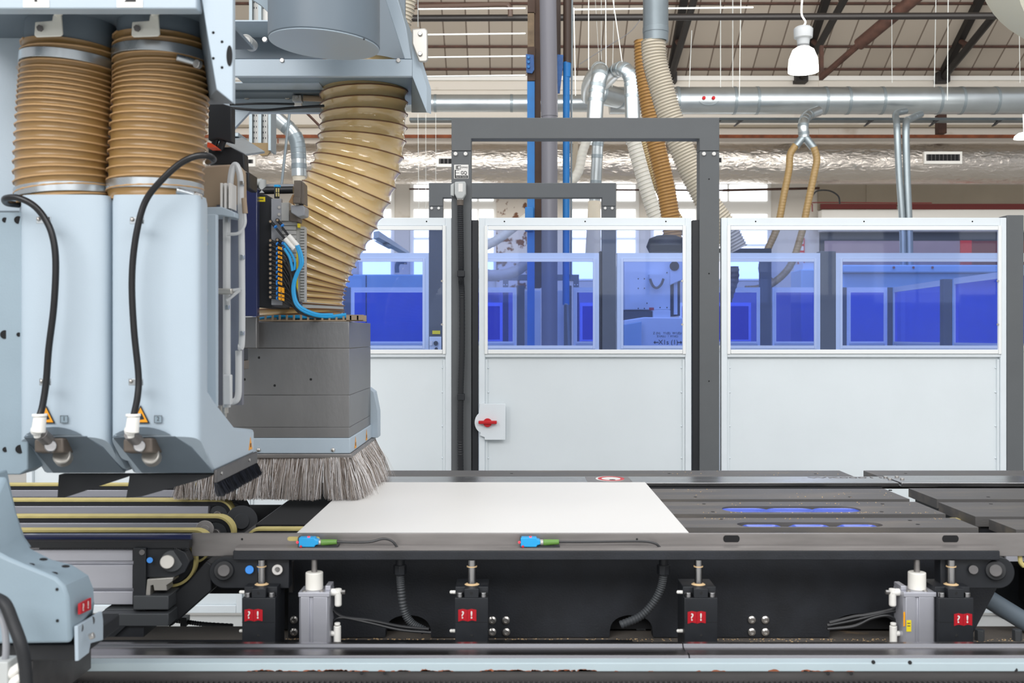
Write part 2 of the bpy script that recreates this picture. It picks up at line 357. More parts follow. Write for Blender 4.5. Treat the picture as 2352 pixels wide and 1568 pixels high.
# rusty rails and pipes on the wall
mk('rusty_rail', G().pb(-300, 2700, 309, 316, YW - .3, YW - .22), 'rust', 'long rusty horizontal rail along the back wall above the foil duct', 'rail')
mk('wall_pipe', G().cyl(P(940, 434, YW - .3), P(1660, 437, YW - .3), .022).cyl(P(1660, 437, YW - .3), P(1882, 432, YW - .3), .03), 'rust_dark', 'thin brown pipe crossing the back wall windows', 'pipe')
for i, x in enumerate((572, 579, 586)):
    mk('rust_bar', G().pb(623 + i * 7, 625 + i * 7, 318, 340, YW - .2, YW - .15), 'rust', 'short rusty vertical bar under the rail beside the bent duct', 'bar', group='short rusty bars under the rail')
g = G().pb(940, 2700, 270, 276, YW - 3.0, YW - 2.7); t = thing('cable_tray', 'long galvanised perforated cable tray under the round duct', 'tray', P(1700, 276, YW - 3))
ob('tray_channel', g, 'galv_dull', t)
for x in (1690, 1990, 2140, 2285, 1640): ob('bracket_arm', G().prism([(x + 18, 276), (x + 8, 276), (x - 4, 288), (x, 289)], YW - 3, YW - 2.9), 'dark_steel', t)
mk('wall_bracket_post', G().pb(2155, 2175, 262, 306, YW - 2, YW - 1.8), 'rust_dark', 'short rusty steel post under the duct on the right', 'post', bev=.01)
# purlins and roof members
for i, (y, lab) in enumerate(((6, 'topmost'), (105, 'middle'), (157, 'lowest'))):
    Y = (P(0, 175, YW).z + .577 * YW - HC) / ((HY - y) / F + .577)
    a = P(-300, y, Y); b = P(2700, y, Y)
    mk('roof_purlin', G().box(a.x, b.x, Y - .04, Y + .04, a.z - .045, a.z + .0), 'rust_dark', lab + ' of the rusty brown purlins crossing under the roof panels', 'purlin', group='roof purlins')
for i, (x0, lab) in enumerate(((1840, 'black roof truss behind the glowing lamp'), (2165, 'black roof truss at the right under the textile duct'), (1540, 'black roof truss just right of the beige hose'))):
    t = thing('roof_truss', lab, 'truss', P(x0, 180, 25.8), 'roof trusses'); X = P(x0, 0, 25.8).x; z0 = P(0, 180, 25.8).z
    g = G(); g.loft([V((X - .08, 25.8, z0)), V((X + .08, 25.8, z0)), V((X + .08, 25.8, z0 + .2)), V((X - .08, 25.8, z0 + .2))],
                    [V((X - .08, 20, z0 + 3.35)), V((X + .08, 20, z0 + 3.35)), V((X + .08, 20, z0 + 3.55)), V((X - .08, 20, z0 + 3.55))])
    ob('top_chord', g, 'truss_black', t)
    g = G(); a = V((X, 25.7, z0 + .02)); b = V((X, 18.5, z0 + 1.9)); g.cyl(a, b, .085, n=8); ob('bottom_chord', g, 'truss_black', t)
    for k, yy in enumerate((24.3, 22.6)):
        f = (25.7 - yy) / 7.2; zb = z0 + .02 + 1.88 * f; zt = z0 + .1 + .58 * (25.8 - yy)
        ob('web_member', G().cyl((X, yy, zb), (X, yy + .55, zt - .3), .06, n=8), 'rust_dark', t)
    ob('bearing_plate', G().box(X - .15, X + .15, 25.7, 26, z0 - .1, z0 + .15), 'truss_black', t)
mk('roof_brace', G().cyl(P(1886, 178, 23), P(1973, 102, 22), .07, n=10).cyl(P(1973, 102, 22), P(2120, -20, 20.5), .13, n=12), 'rust_dark', 'thick rusty diagonal pipe brace rising right of the lamp', 'brace')
mk('roof_hanger', G().pb(1884, 1892, 104, 182, 23, 23.1), 'rust_dark', 'short rusty vertical hanger right of the lamp', 'hanger')
# far pipes
mk('black_pipe', G().cyl(P(940, 42, 19), P(2320, 36, 19), .062, n=14), 'pipe_black', 'long black horizontal pipe under the roof', 'pipe')
t = mk('brown_pipe', G().tube(sm(px([(940, 16), (1060, 13), (1155, 10), (1168, 14), (1172, 24), (1172, 38)], 18.6), 5), .045, 10), 'pipe_brown', 'short brown elbow pipe joining the black pipe at the left', 'pipe')
for y0, y1, lab in ((21, 19, 'uppermost'), (80, 77, 'second'), (132, 129, 'third'), (176, 173, 'lowest')):
    mk('conduit', G().cyl(P(960, y0, 16), P(1207, y1, 16), .012, n=8), 'rod_white', lab + ' of the thin white horizontal conduits left of the blue column', 'conduit', group='white conduits left of the column')
mk('conduit', G().cyl(P(1318, 22, 16), P(1730, 17, 16), .013, n=8), 'rod_white', 'thin white horizontal conduit right of the blue column near the top', 'conduit')
# suspension wires
for X0, X1, y0, y1, Y, r, lab in ((1352, 1352, -20, 160, 18, .012, 'thick white suspension rod above the left duct arch'), (1366, 1376, -20, 140, 20, .006, 'thin slanted wire just left of the duct arches'),
    (1381, 1381, -20, 138, 20, .008, 'white suspension rod above the left arch of the ducts'), (1391, 1392, -20, 150, 18, .012, 'thick white suspension rod between the two duct arches'),
    (1411, 1406, -20, 200, 20, .009, 'slightly slanted white rod between the duct arches'), (1405, 1429, -20, 142, 18, .012, 'slanted white rod above the right arch of the ducts'),
    (1655, 1655, -20, 200, 20, .012, 'white rod right of the beige hose, leftmost above the long duct'), (1683, 1683, -20, 200, 20, .012, 'white rod above the red marks on the long duct, middle of three'),
    (1702, 1698, -20, 225, 19, .011, 'white rod left of the lamp, hanging in front of the duct'), (2048, 2049, -20, 190, 20, .009, 'thin cream rod behind the tilted brace right of the lamp'),
    (2150, 2146, -20, 200, 20, .012, 'white rod left of the right truss foot'), (2178, 2176, -20, 230, 19, .012, 'white rod right of the right truss foot'),
    (1318, 1322, 18, 220, 16, .011, 'white rod just right of the blue pipe'), (960, 960, -20, 62, 14, .01, 'cream wire behind the pale hose at the top'),
    (1589, 1583, 70, 200, 20, .011, 'pale cord hanging beside the beige hose'), (2341, 2343, 70, 190, 20, .01, 'pale cord hanging at the right edge'),
    (960, 962, 262, 500, 17, .006, 'thin wire in front of the foil duct nearest the big amber hose'), (978, 978, 262, 500, 17, .005, 'thin wire in front of the foil duct, middle of three'), (1001, 1001, 262, 500, 17, .005, 'thin wire in front of the foil duct nearest the tall portal')):
    q0, q1 = P(X0, y0, Y), P(X1, y1, Y)
    if y0 < 0: q0 = q1 + (q0 - q1) * ((roofZ(Y) + .02 - q1.z) / (q0.z - q1.z))
    mk('suspension_rod', G().cyl(q0, q1, r * .62, n=6), 'rod_white', lab, 'rod')
mk('sagging_wire', G().tube(sm(px([(1330, 148), (1390, 110), (1445, 75), (1470, 46)], 18), 6), .006, 5), 'ink_soft', 'thin dark wire running diagonally behind the duct arches', 'wire')
# lamps
t = thing('hanging_lamp', 'glowing bell-shaped industrial lamp hanging before the truss', 'lamp', P(1845, 165, 15.5), 'industrial bell lamps')
c = P(1845, 165, 15.5); k = 15.5 / F
ob('lamp_shade', G().lathe(c, [(34 * k, 0), (34 * k, 10 * k), (32 * k, 30 * k), (24 * k, 50 * k), (12 * k, 58 * k), (3 * k, 60 * k)]), 'lamp_glow', t)
ob('lamp_housing', G().lathe(c, [(13 * k, 60 * k), (15 * k, 75 * k), (21 * k, 78 * k), (22 * k, 98 * k), (17 * k, 103 * k), (8 * k, 106 * k)], 16), 'lamp_grey', t)
ob('lamp_neck', G().lathe(c, [(14 * k, 56 * k), (14 * k, 62 * k)], 16), 'dark_grey', t)
ob('lamp_cord', G().tube(sm(px([(1845, 60), (1850, 50), (1841, 30), (1844, -20)], 15.5), 6), .012, 6), 'strip_white', t)
l = bpy.data.lights.new('lamp_bulb', 'POINT'); l.energy = 60; l.shadow_soft_size = .2; lo = bpy.data.objects.new('lamp_bulb', l); COL.objects.link(lo); lo.location = c - V((0, 0, .25))
t = thing('hanging_lamp', 'small glowing lamp at the right edge above the foil duct', 'lamp', P(2352, 320, 20), 'industrial bell lamps')
c = P(2352, 318, 20); k = 20 / F
ob('lamp_shade', G().lathe(c, [(22 * k, 0), (20 * k, 6 * k), (12 * k, 12 * k), (4 * k, 14 * k)]), 'lamp_glow', t); ob('lamp_cord', G().cyl(c + V((0, 0, 14 * k)), P(2350, 262, 20), .01, n=6), 'strip_white', t)
# ducts
def duct(name, label, pts, r, mat_, seams, cat='duct', group=None, n=28, sr=1.03, sw=.03, shown=True):
    t = thing(name, label, cat, pts[-1], group); ob('duct_body', G().tube(pts, r, n), mat_, t)
    fr = frames(pts)
    for s in seams:
        i = min(int(s * (len(fr) - 1)), len(fr) - 1); c, tt, a, b = fr[i]; rr = r(s) if callable(r) else r
        ob('seam_ring', G().cyl(c - tt * sw, c + tt * sw, rr * sr, n=n), 'galv_dull', t, bev=.004)
    return t
Y = 22.0
pts = [P(1400 + i * 26, 231, Y) for i in range(51)]
sx_ = [(x - 1400) / 1300 for x in (1580, 1695, 1763, 1912, 1950, 2037, 2173, 2220, 2292)]
t = duct('round_duct', 'long wide galvanised round duct running right below the roof', pts, 31 / F * Y, 'galv', sx_)
ob('access_hatch', G().tube([P(1628 + 23 * math.cos(a), 229 + 12 * math.sin(a), Y - 31 / F * Y + .02) for a in [math.radians(q) for q in range(0, 361, 15)]], .012, 6), 'galv_dull', t)
for x in (1617, 1639): ob('red_knob', G().ball(P(x, 225, Y - 31 / F * Y - .03), .04), 'red', t)
duct('round_duct', 'narrower galvanised round duct passing behind the blue column', [P(900 + i * 25, 237, Y + .2) for i in range(19)], 20 / F * Y, 'galv', [(1015 - 900) / 450, (1197 - 900) / 450, .92])
duct('branch_duct', 'slanted galvanised branch duct behind the two arches', px([(1350, 205, 21), (1380, 215, 21), (1420, 225, 21.4), (1480, 237, 22), (1520, 240, 22)]), 24 / F * 21.5, 'galv', (.2, .35, .5))
duct('arched_duct', 'left galvanised arched duct bending over above the portal', sm(px([(1363, 330, 18), (1368, 240, 18), (1372, 200, 18), (1378, 170, 18), (1376, 160, 18.4), (1360, 180, 19.2), (1352, 200, 19.8), (1352, 225, 20.2)]), 6), 18.5 / F * 18, 'galv', (.18, .25, .33, .42, .5, .58))
duct('arched_duct', 'right galvanised arched duct bending over above the portal', sm(px([(1455, 330, 18), (1452, 240, 18), (1451, 195, 18), (1446, 172, 18), (1430, 158, 18.1), (1412, 165, 18.4), (1398, 180, 19), (1385, 192, 20)]), 6), 17 / F * 18, 'galv', (.2, .3, .38, .45, .53, .6, .68))
# foil duct
Y = 24.0; g = G(); R = []
for i in range(170):
    x = 300 + i * 14.5; c = P(x, 376, Y); ring = []
    for k in range(40):
        a = 2 * math.pi * k / 40; rr = 46 / F * Y * (1 + .03 * noise.noise(V((i * .25, math.cos(a) * 2, math.sin(a) * 2))) + .012 * noise.noise(V((i * .9, math.cos(a) * 6, math.sin(a) * 6)))); 
        ring.append(c + V((0, math.cos(a) * rr, math.sin(a) * rr)))
    R.append(ring)
t = thing('foil_duct', 'large crinkled silver foil insulated duct along the back wall', 'duct', P(1400, 422, Y)); ob('foil_sleeve', G().rings(R), 'foil', t)
for x0, x1, y0, y1 in ((1003, 1042, 358, 383), (2123, 2210, 348, 376), (1640, 1661, 356, 380), (562, 586, 360, 382)):
    v = ob('vent_frame', G().pb(x0, x1, y0, y1, Y - 46 / F * Y - .06, Y - .3), 'white_paint', t); ob('vent_opening', G().pb(x0 + 5, x1 - 5, y0 + 6, y1 - 7, Y - 46 / F * Y - .066, Y - 46 / F * Y - .06), 'cavity', v)
    for j in range(int((x1 - x0) / 9)): ob('vent_blade', G().pb(x0 + 7 + j * 9, x0 + 8.5 + j * 9, y0 + 6, y1 - 7, Y - 46 / F * Y - .075, Y - 46 / F * Y - .066), 'dark_steel', v)
# branch with two hoses right
duct('branch_duct', 'short galvanised elbow dropping from the long duct to the forked hoses', sm(px([(1880, 255, 21.5), (1855, 266, 21.3), (1845, 285, 21), (1847, 315, 21)]), 6), 12 / F * 21, 'galv', (.3, .45, .6, .75, .93))
t = mk('fork_fitting', G().cyl(P(1847, 312, 21), P(1828, 335, 21), 9 / F * 21).cyl(P(1847, 312, 21), P(1869, 340, 21), 9 / F * 21), 'galv_dull', 'galvanised fork fitting splitting into two brown hoses', 'fitting')
hose('thin_hose', 'left brown hose hanging from the fork fitting', px([(1828, 333), (1815, 355), (1812, 390), (1800, 450), (1786, 520), (1760, 580), (1750, 620), (1772, 648)], 21), 8.5 / F * 21, [.06, .06], 'hose_thin', 'wire_ochre', wires=False, seg=14, sag=.08, group='brown hoses from the fork')
hose('thin_hose', 'right brown hose hanging from the fork fitting', px([(1869, 338), (1876, 365), (1870, 400), (1855, 470), (1840, 540), (1815, 610), (1775, 650), (1740, 662), (1712, 664)], 20.8), 8.5 / F * 21, [.06, .06], 'hose_thin', 'wire_ochre', wires=False, seg=14, sag=.08, group='brown hoses from the fork')
duct('down_pipe', 'left of the twin galvanised pipes dropping from the long duct', sm(px([(2080, 255, 21.6), (2058, 262, 21.4), (2060, 290, 21), (2065, 400, 21), (2073, 520, 21), (2075, 640, 21)]), 6), 7.5 / F * 21, 'galv_dull', (.1, .4), group='twin down pipes')
duct('down_pipe', 'right of the twin galvanised pipes dropping from the long duct', sm(px([(2115, 262, 21.6), (2090, 274, 21.3), (2081, 290, 21), (2083, 400, 21), (2088, 520, 21), (2090, 640, 21)]), 6), 8 / F * 21, 'galv_dull', (.12, .3), group='twin down pipes')
mk('black_cable', G().tube(sm(px([(1865, 450), (1878, 438), (1905, 438), (1925, 450), (1929, 468)], 24), 6), .02, 6), 'black_tube', 'thin black cable arching on the wall above the shutter', 'cable')
mk('red_conduit', G().tube(sm(px([(1866, 486), (1866, 470), (1874, 465), (2062, 466), (2140, 466)], 25), 5), .015, 6), 'dark_red', 'thin dark red conduit along the top of the shutter', 'conduit')
# left bent duct
duct('bent_duct', 'galvanised bent duct dropping behind the big amber hose', sm(px([(590, 225, 12), (640, 275, 12), (668, 300, 12), (682, 325, 12), (686, 360, 12), (687, 405, 12)]), 6), 17 / F * 12, 'galv', (.35, .55, .62, .68, .74, .8, .93))
mk('hose_cuff', G().cyl(P(687, 398, 12), P(687, 425, 12), 16 / F * 12, 13 / F * 12), 'hose_beige', 'cream hose cuff under the bent galvanised duct', 'cuff')
mk('grey_rod', G().cyl(P(666, 250, 9), P(646, 430, 9), .012, n=8), 'galv_dull', 'thin slanted grey rod left of the bent duct', 'rod')
mk('dark_rod', G().cyl(P(700, 255, 9), P(745, 300, 9), .011, n=8), 'rust_dark', 'short dark diagonal rod left of the big amber hose', 'rod')
# textile duct top right
R = []
for i in range(24):
    f = i / 23; c = P(2460, -105, 8).lerp(P(2700, -60, 4), f); R.append([c + V((math.cos(a) * .72 * .8, 0, math.sin(a) * .72 * .82)) for a in [2 * math.pi * k / 40 for k in range(40)]])
ob('textile_duct', G().tube([P(2470, -110, 8.5), P(2475, -110, 8), P(2560, -120, 6.5), P(2700, -140, 5)], .7, 48), 'textile', label='huge cream textile air duct bulging into the top right corner', cat='duct')
# ================================================================= column cluster
Y = 12.0
t = thing('steel_column', 'brown steel column with flaking bright blue paint at its foot', 'column', P(1230, 1000, Y))
W['_'] = 0
ob('column_web', G().pb(1228, 1242, -40, 660, Y, Y + .25), 'beam_brown', t); ob('column_flange', G().pb(1212, 1229, -40, 30, Y - .03, Y + .02), 'beam_brown', t)
ob('column_flange', G().pb(1212, 1227, 28, 107, Y - .03, Y + .02), 'beam_brown_light', t); ob('column_flange', G().pb(1211, 1229, 107, 185, Y - .03, Y + .02), 'beam_brown', t)
ob('blue_coat', G().pb(1211, 1228, 187, 1100, Y - .035, Y + .02), 'blue_paint', t); ob('column_back', G().pb(1262, 1288, -40, 150, Y + .15, Y + .2), 'pipe_brown', t)
ob('gusset_plate', G().prism([(1208, 124), (1226, 126), (1227, 160), (1222, 168), (1209, 166)], Y - .07, Y - .04), 'blue_paint_dark', t)
for y in (132, 143, 154): bolt(t, P(1214, y, Y - .07), .018, 'blue_paint', .02)
ob('gusset_plate', G().prism([(1280, 125), (1294, 126), (1292, 160), (1286, 214), (1279, 214)], Y - .07, Y - .04), 'blue_paint_dark', t)
ob('column_foot', G().pb(1206, 1226, 475, 530, Y - .1, Y + .02), 'blue_paint', t, bev=.01)
ob('column_flange', G().pb(1226, 1244, 318, 660, Y - .02, Y + .1), 'beam_brown', t)
mk('grey_downpipe', G().cyl(P(1258, -40, Y - .25), P(1262, 268, Y - .25), 19 / F * Y, n=24).cyl(P(1262, 268, Y - .25), P(1262, 800, Y - .25), 18 / F * Y, n=24), 'pipe_grey', 'wide grey vertical downpipe in front of the brown column', 'pipe')
t = thing('blue_pipe', 'vertical pipe, dark brown above and blue below, right of the grey downpipe', 'pipe', P(1300, 700, Y))
ob('pipe_body', G().cyl(P(1303, -40, Y), P(1303, 145, Y), 9.5 / F * Y), 'pipe_brown', t); ob('blue_section', G().cyl(P(1301, 145, Y), P(1300, 700, Y), 8 / F * Y), 'blue_paint', t)
ob('blue_collar', G().cyl(P(1302, 143, Y), P(1302, 178, Y), 9.5 / F * Y, 8.5 / F * Y), 'blue_paint', t, bev=.005)
mk('thin_conduit', G().cyl(P(1314, -40, Y), P(1311, 640, Y), .012, n=8), 'galv_dull', 'thin grey conduit hugging the right side of the blue pipe', 'conduit')
mk('brown_board', G().prism([(1318, 318), (1328, 318), (1326, 415), (1311, 415)], Y + 3, Y + 3.05), 'wall_brown', 'narrow wooden board standing behind the blue pipe', 'board')
# hoses centre
duct('vertical_duct', 'galvanised vertical duct dropping from the roof to the beige hose', [P(1506, -60 + i * 26, 11) for i in range(7)], 29 / F * 11, 'galv_dull', (.48, .98))
hose('beige_hose', 'thick beige ribbed hose curving down right behind the portal', px([(1501, 94), (1504, 140), (1518, 195), (1537, 262), (1562, 330), (1592, 400), (1626, 465), (1662, 520), (1690, 575)], 11), 28 / F * 11, [.032, .032], 'hose_beige', 'wire_beige', wr=.005, sag=.05)
hose('ochre_hose', 'thick ochre ribbed hose running down through the portal', px([(1478, 94), (1480, 150), (1490, 230), (1506, 325), (1527, 420), (1540, 500), (1546, 560), (1542, 580)], 11.8), 21.5 / F * 11.8, [.036, .036], 'hose_ochre', 'wire_ochre', wr=.004, sag=.05)
ob('blower_inlet', G().lathe(P(1530, 580, 10.5), [(.17, 0), (.2, .06), (.17, .14), (.1, .17)], 24), 'rubber_black', label='black round blower inlet at the foot of the ochre hose', cat='blower')
hose('cream_hose', 'smooth cream hose crossing behind the ochre hose', px([(1450, 300), (1462, 350), (1484, 430), (1512, 520)], 13), 17 / F * 13, [.05, .05], 'hose_white', 'wire_white', wr=.004, sag=.02)
hose('pale_hose', 'pale yellow ribbed hose squeezed between the cream and ochre hoses', px([(1474, 300), (1490, 360), (1515, 430), (1560, 510), (1600, 560)], 13.6), 13 / F * 13.6, [.03, .03], 'hose_pale', 'wire_ochre', wr=.004, sag=.04, seg=18)
hose('cream_hose', 'cream hose leaning left beside the blue pipe inside the portal', px([(1352, 310), (1338, 350), (1328, 395), (1300, 430), (1235, 480), (1150, 545), (1115, 565)], 14), 11 / F * 14, [.06, .06], 'hose_white', 'wire_white', wires=False, seg=14, sag=.05)
hose('pale_hose', 'pale hose sweeping across behind the left blue pane', px([(1210, 605), (1180, 625), (1140, 632), (1090, 628)], 12.5), 13 / F * 12.5, [.06, .06], 'hose_beige', 'wire_beige', wires=False, seg=14, sag=.04)
duct('centre_pipe', 'galvanised pipe ending in a cream sleeve under the arches', sm(px([(1385, 305, 15.5), (1374, 325, 15.5), (1371, 370, 15.5), (1368, 430, 15.5), (1365, 470, 15.5)]), 5), 13 / F * 15.5, 'galv', (.3, .45, .7))
mk('cream_sleeve', G().cyl(P(1365, 462, 15.5), P(1362, 600, 15.5), 14 / F * 15.5, 19 / F * 15.5), 'hose_beige', 'cream sleeve hanging below the central galvanised pipe', 'sleeve')
# ================================================================= safety fences
FH = 2.116
def fence_panel(x0, x1, Y, label, rot=0, rivets=False, name='safety_fence', width=None, holes=()):
    """real-size framed panel; x0, x1 are pixel columns at depth Y"""
    X0 = P(x0, 0, Y).x; wd = (P(x1, 0, Y).x - X0) if width is None else width
    t = thing(name, label, 'fence', (X0, Y, 0), 'framed blue-glazed fence panels')
    z1, z2, z3, z4 = .02, 1.377, 1.397, 2.074
    g = G(); d = .04
    for a, b, c, e in ((0, .032, z1, FH), (wd - .032, wd, z1, FH), (.032, wd - .032, z4, FH), (.032, wd - .032, z2, z3), (.032, wd - .032, z1, z1 + .04)): g.box(a, b, 0, d, c, e)
    ob('frame', g, 'fence_white', t, local=True, bev=.003 if Y < 7 else 0)
    for a, b, c, e in ((.03, .047, z3 - .004, z4 + .0), (wd - .047, wd - .03, z3 - .004, z4), (.048, wd - .048, z4 - .024, z4 - .002), (.048, wd - .048, z3 - .002, z3 + .02)):
        ob('retaining_strip', G().box(a, b, -.01, .006, c, e), 'strip_white', t, local=True, bev=.002 if Y < 7 else 0)
    ob('pane', G().box(.033, wd - .033, .008, .012, z3 + .001, z4 - .001), 'side_pane' if rot else 'blue_pane' if Y < 12 else 'deep_pane', t, local=True, label='blue tinted see-through pane')
    ob('lower_panel', G().box(.033, wd - .033, .024, .03, z1 + .041, z2 - .001), 'panel_white', t, local=True)
    if rivets:
        for u in (.033, wd - .045): ob('panel_flange', G().box(u, u + .012, .012, .024, z1 + .041, z2 - .012), 'panel_white', t, local=True)
        for z in (1.32, 1.19, 1.01, .84): 
            for x in (.049, wd - .049): ob('rivet', G().ball(V((x, .022, z)), .005, 8), 'fence_white', t, local=True)
        for f in (.12, .5, .88): ob('screw_hole', G().cyl((wd * f, .001, 2.096), (wd * f, -.0008, 2.096), .004, n=10), 'cavity', t, local=True)
        for z in (1.55, 1.78): ob('screw', G().cyl((wd - .05, -.004, z), (wd - .05, -.012, z), .006, n=10), 'steel_bolt', t, local=True)
    t.rotation_euler.z = rot; return t
def fence_post(x0, x1, Y, label, top=FH, Yd=.1, m='anthracite', name='fence_post'):
    a = P(x0, 0, Y).x; b = P(x1, 0, Y).x; t = thing(name, label, 'post', ((a + b) / 2, Y, 0), 'dark fence posts')
    ob('post_profile', G().box(a, b, Y, Y + Yd, .012, top), m, t, bev=.004); ob('foot_plate', G().box(a - .04, b + .04, Y - .04, Y + Yd + .04, 0, .012), m, t); return t
def portal(x0, x1, Y, label):
    a = P(x0, 0, Y).x; b = P(x1, 0, Y).x; w_ = .105; zt = 2.645; zb = 2.535; dp = .09
    t = thing('portal_frame', label, 'portal', ((a + b) / 2, Y, 0), 'dark grey portal frames'); d = Y - .004
    zj = 2.47
    ob('cross_beam', G().loft(*[[V((x, yy, z)) for x, z in ((a, zt), (b, zt), (b, zj), (b - w_, zj), (b - w_, zb), (a + w_, zb), (a + w_, zj), (a, zj))] for yy in (d, d + dp)]), 'anthracite', t, bev=.003)
    for s in (0, 1):
        u, v = (a, a + w_) if s == 0 else (b - w_, b)
        ob('upright', G().box(u, v, d, d + dp, .0, zj - .002), 'anthracite', t, bev=.003)
        for q in (.022, .075): bolt(t, V((u + q, d, 2.453)), .011, 'label_white', .012)
        for z in ((1.82, 1.25, 2.32) if s else (1.0,)): ob('screw_hole', G().cyl((u + .05, d + .001, z), (u + .05, d - .0008, z), .004, n=8), 'cavity', t)
    return t
Y1 = 5.54; Y2 = 7.9; Y3 = 13.5; Y4 = 19.7
pa = fence_panel(560, 1037, Y1, 'white framed fence panel with blue pane behind the big amber hose', rivets=True)
pbn = fence_panel(1100, 1588, Y1, 'white framed gate panel with blue pane inside the near portal', rivets=True)
pc = fence_panel(1657, 2312, Y1, 'widest white framed fence panel with blue pane, right of the near portal', rivets=True)
fence_panel(60, 556, Y1, 'white framed fence panel hidden mostly behind the front suction hoods')
port = portal(1037, 1652, Y1, 'near dark grey portal frame around the middle gate')
fence_post(2313, 2352, Y1, 'dark grey fence post at the right edge, nearest row', 2.13, .1)
for x0, x1, lab in ((1083.5, 1099, 'black rubber sealing profile left of the middle gate'), (1589, 1606, 'black rubber sealing profile right of the middle gate')):
    a = P(x0, 0, Y1 + .03).x; b = P(x1, 0, Y1 + .03).x; mk('sealing_profile', G().box(a, b, Y1 + .01, Y1 + .06, .0, 2.105), 'flat_black', lab, 'profile', bev=.003)
# sill of second row etc.
fence_panel(560, 985, Y2, 'second-row fence panel seen through the leftmost blue pane')
fence_panel(1030, 1376, Y2, 'second-row gate panel seen through the middle blue pane')
fence_panel(1417, 1884, Y2, 'second-row fence panel in front of the far boring machine')
fence_panel(1920, 2420, Y2, 'second-row wide fence panel seen through the right blue pane')
portal(985, 1415, Y2, 'smaller looking dark grey portal frame in the second fence row')
fence_post(1884, 1920, Y2, 'dark fence post of the second row behind the right pane', 2.13)
fence_post(1377, 1382, Y2, 'narrow black seal post beside the second row portal', 2.13, m='flat_black')
fence_panel(806, 990, Y3, 'third-row fence panel deep behind the leftmost pane'); fence_post(787, 806, Y3, 'dark third-row post beside the big amber hose')
fence_panel(1060, 1186, Y3, 'third-row fence panel left of the far pale lockers'); fence_post(1187, 1205, Y3, 'dark third-row post left of the far pale lockers', 2.14)
fence_post(1296, 1313, Y3, 'dark third-row post right of the far pale lockers', 2.14); fence_panel(1317, 1420, Y3, 'third-row fence panel right of the far pale lockers')
fence_panel(1600, 1746, Y3, 'third-row fence panel left in the right pane'); fence_post(1747, 1772, Y3, 'dark third-row post under the brown forked hoses', 2.6)
fence_panel(1774, 1905, Y3, 'third-row fence panel under the red wall sign'); fence_post(1920, 1945, Y3, 'dark third-row post behind the second-row post')
fence_panel(1945, 2038, Y3, 'narrow third-row fence panel right of the second-row post'); fence_post(2038, 2051, Y3, 'dark third-row corner post right of the narrow panel')
fence_panel(2052, 0, Y3, 'far side fence panel running toward the camera, back one', rot=-math.pi / 2 - .06, width=2.0)
fence_post(2167, 2188, 11.5, 'dark side fence post between the two receding panels')
fence_panel(2190, 0, 11.38, 'far side fence panel running toward the camera, front one', rot=-math.pi / 2 - .03, width=2.6)
portal(1155, 1330, Y4, 'tiny dark portal frame in the farthest fence row')
fence_panel(1040, 1154, Y4, 'farthest-row fence panel left of the tiny portal'); fence_panel(1332, 1450, Y4, 'farthest-row fence panel right of the tiny portal'); fence_panel(1560, 1725, Y4, 'farthest-row fence panel behind the right pane')
for x0, x1, lab in ((1206, 1242, 'left pale blue locker standing in the far aisle'), (1278, 1297, 'right pale blue locker standing in the far aisle')):
    t = thing('locker', lab, 'locker', P((x0 + x1) / 2, 1050, 13.8)); ob('locker_body', G().box(P(x0, 0, 13.8).x, P(x1, 0, 13.8).x, 13.8, 14.2, 0, 2.09), 'machine_white', t, bev=.01)
    ob('handle', G().box(P(x1 - 4, 0, 13.8).x, P(x1 - 3, 0, 13.8).x, 13.77, 13.8, 1.2, 1.35), 'dark_grey', t)
mk('stand_pipe', G().cyl(P(1307, 795, 10), P(1304, 700, 10), .012, n=8).cyl(P(1304, 700, 10), P(1297, 698, 10), .01, n=8), 'galv_dull', 'thin standing pipe with a tap between the far rows', 'pipe')
# ---- far machines
Y = 10.0
t = thing('boring_machine', 'pale boring machine with round cutouts behind the second row', 'machine', P(1500, 1050, Y))
ob('upper_housing', G().pb(1434, 1540, 597, 712, Y, Y + .8), 'machine_white', t, bev=.01)
ob('right_housing', G().prism([(1540, 597), (1600, 597), (1600, 628), (1538, 655)], Y - .02, Y + .8), 'machine_white', t, bev=.008)
ob('dark_column', G().pb(1540, 1562, 640, 725, Y + .1, Y + .5), 'dark_grey', t)
ob('guide_strip', G().pb(1548, 1556, 645, 722, Y + .05, Y + .1), 'machine_white', t)
ob('round_cutout', G().cyl(P(1549, 611, Y - .02), P(1549, 611, Y - .03) + V((0, 0, 0)), .045), 'cavity', t)
ob('spindle_cover', G().prism([(1492, 630), (1523, 630), (1522, 645), (1508, 660), (1494, 645)], Y - .12, Y - .01), 'machine_white', t); ob('spindle_hose', G().tube(sm(px([(1493, 640), (1499, 655), (1508, 661), (1518, 654), (1524, 640)], Y - .14), 5), .012, 8), 'black_tube', t)
ob('dark_slide', G().pb(1436, 1500, 714, 736, Y - .1, Y + .6), 'dark_grey', t); ob('clamp_block', G().pb(1500, 1540, 712, 730, Y - .15, Y + .2), 'machine_white', t, bev=.005)
ob('lower_housing', G().prism([(1434, 735), (1480, 728), (1620, 730), (1620, 1050), (1434, 1050)], Y - .2, Y + .6), 'machine_white', t, bev=.01)
ob('side_cover', G().prism([(1434, 745), (1474, 738), (1470, 1050), (1434, 1050)], Y - .3, Y - .21), 'machine_blue', t, bev=.005)
for (x, y) in ((1466, 640), (1480, 640), (1466, 662), (1480, 662), (1466, 708), (1480, 708), (1486, 696), (1516, 706), (1532, 706), (1532, 626)): ob('bolt_hole', G().cyl(P(x, y, Y), P(x, y, Y - .004), .006, n=8), 'cavity', t)
s = ob('warning_label', G().pb(1491, 1502, 706, 712, Y - .155, Y - .15), 'label_red', t)
s = sticker(t, 1500, 1580, 763, 796, Y - .2, 'machine_white', 'axis_plate', 'pale plate lettered with axis names')
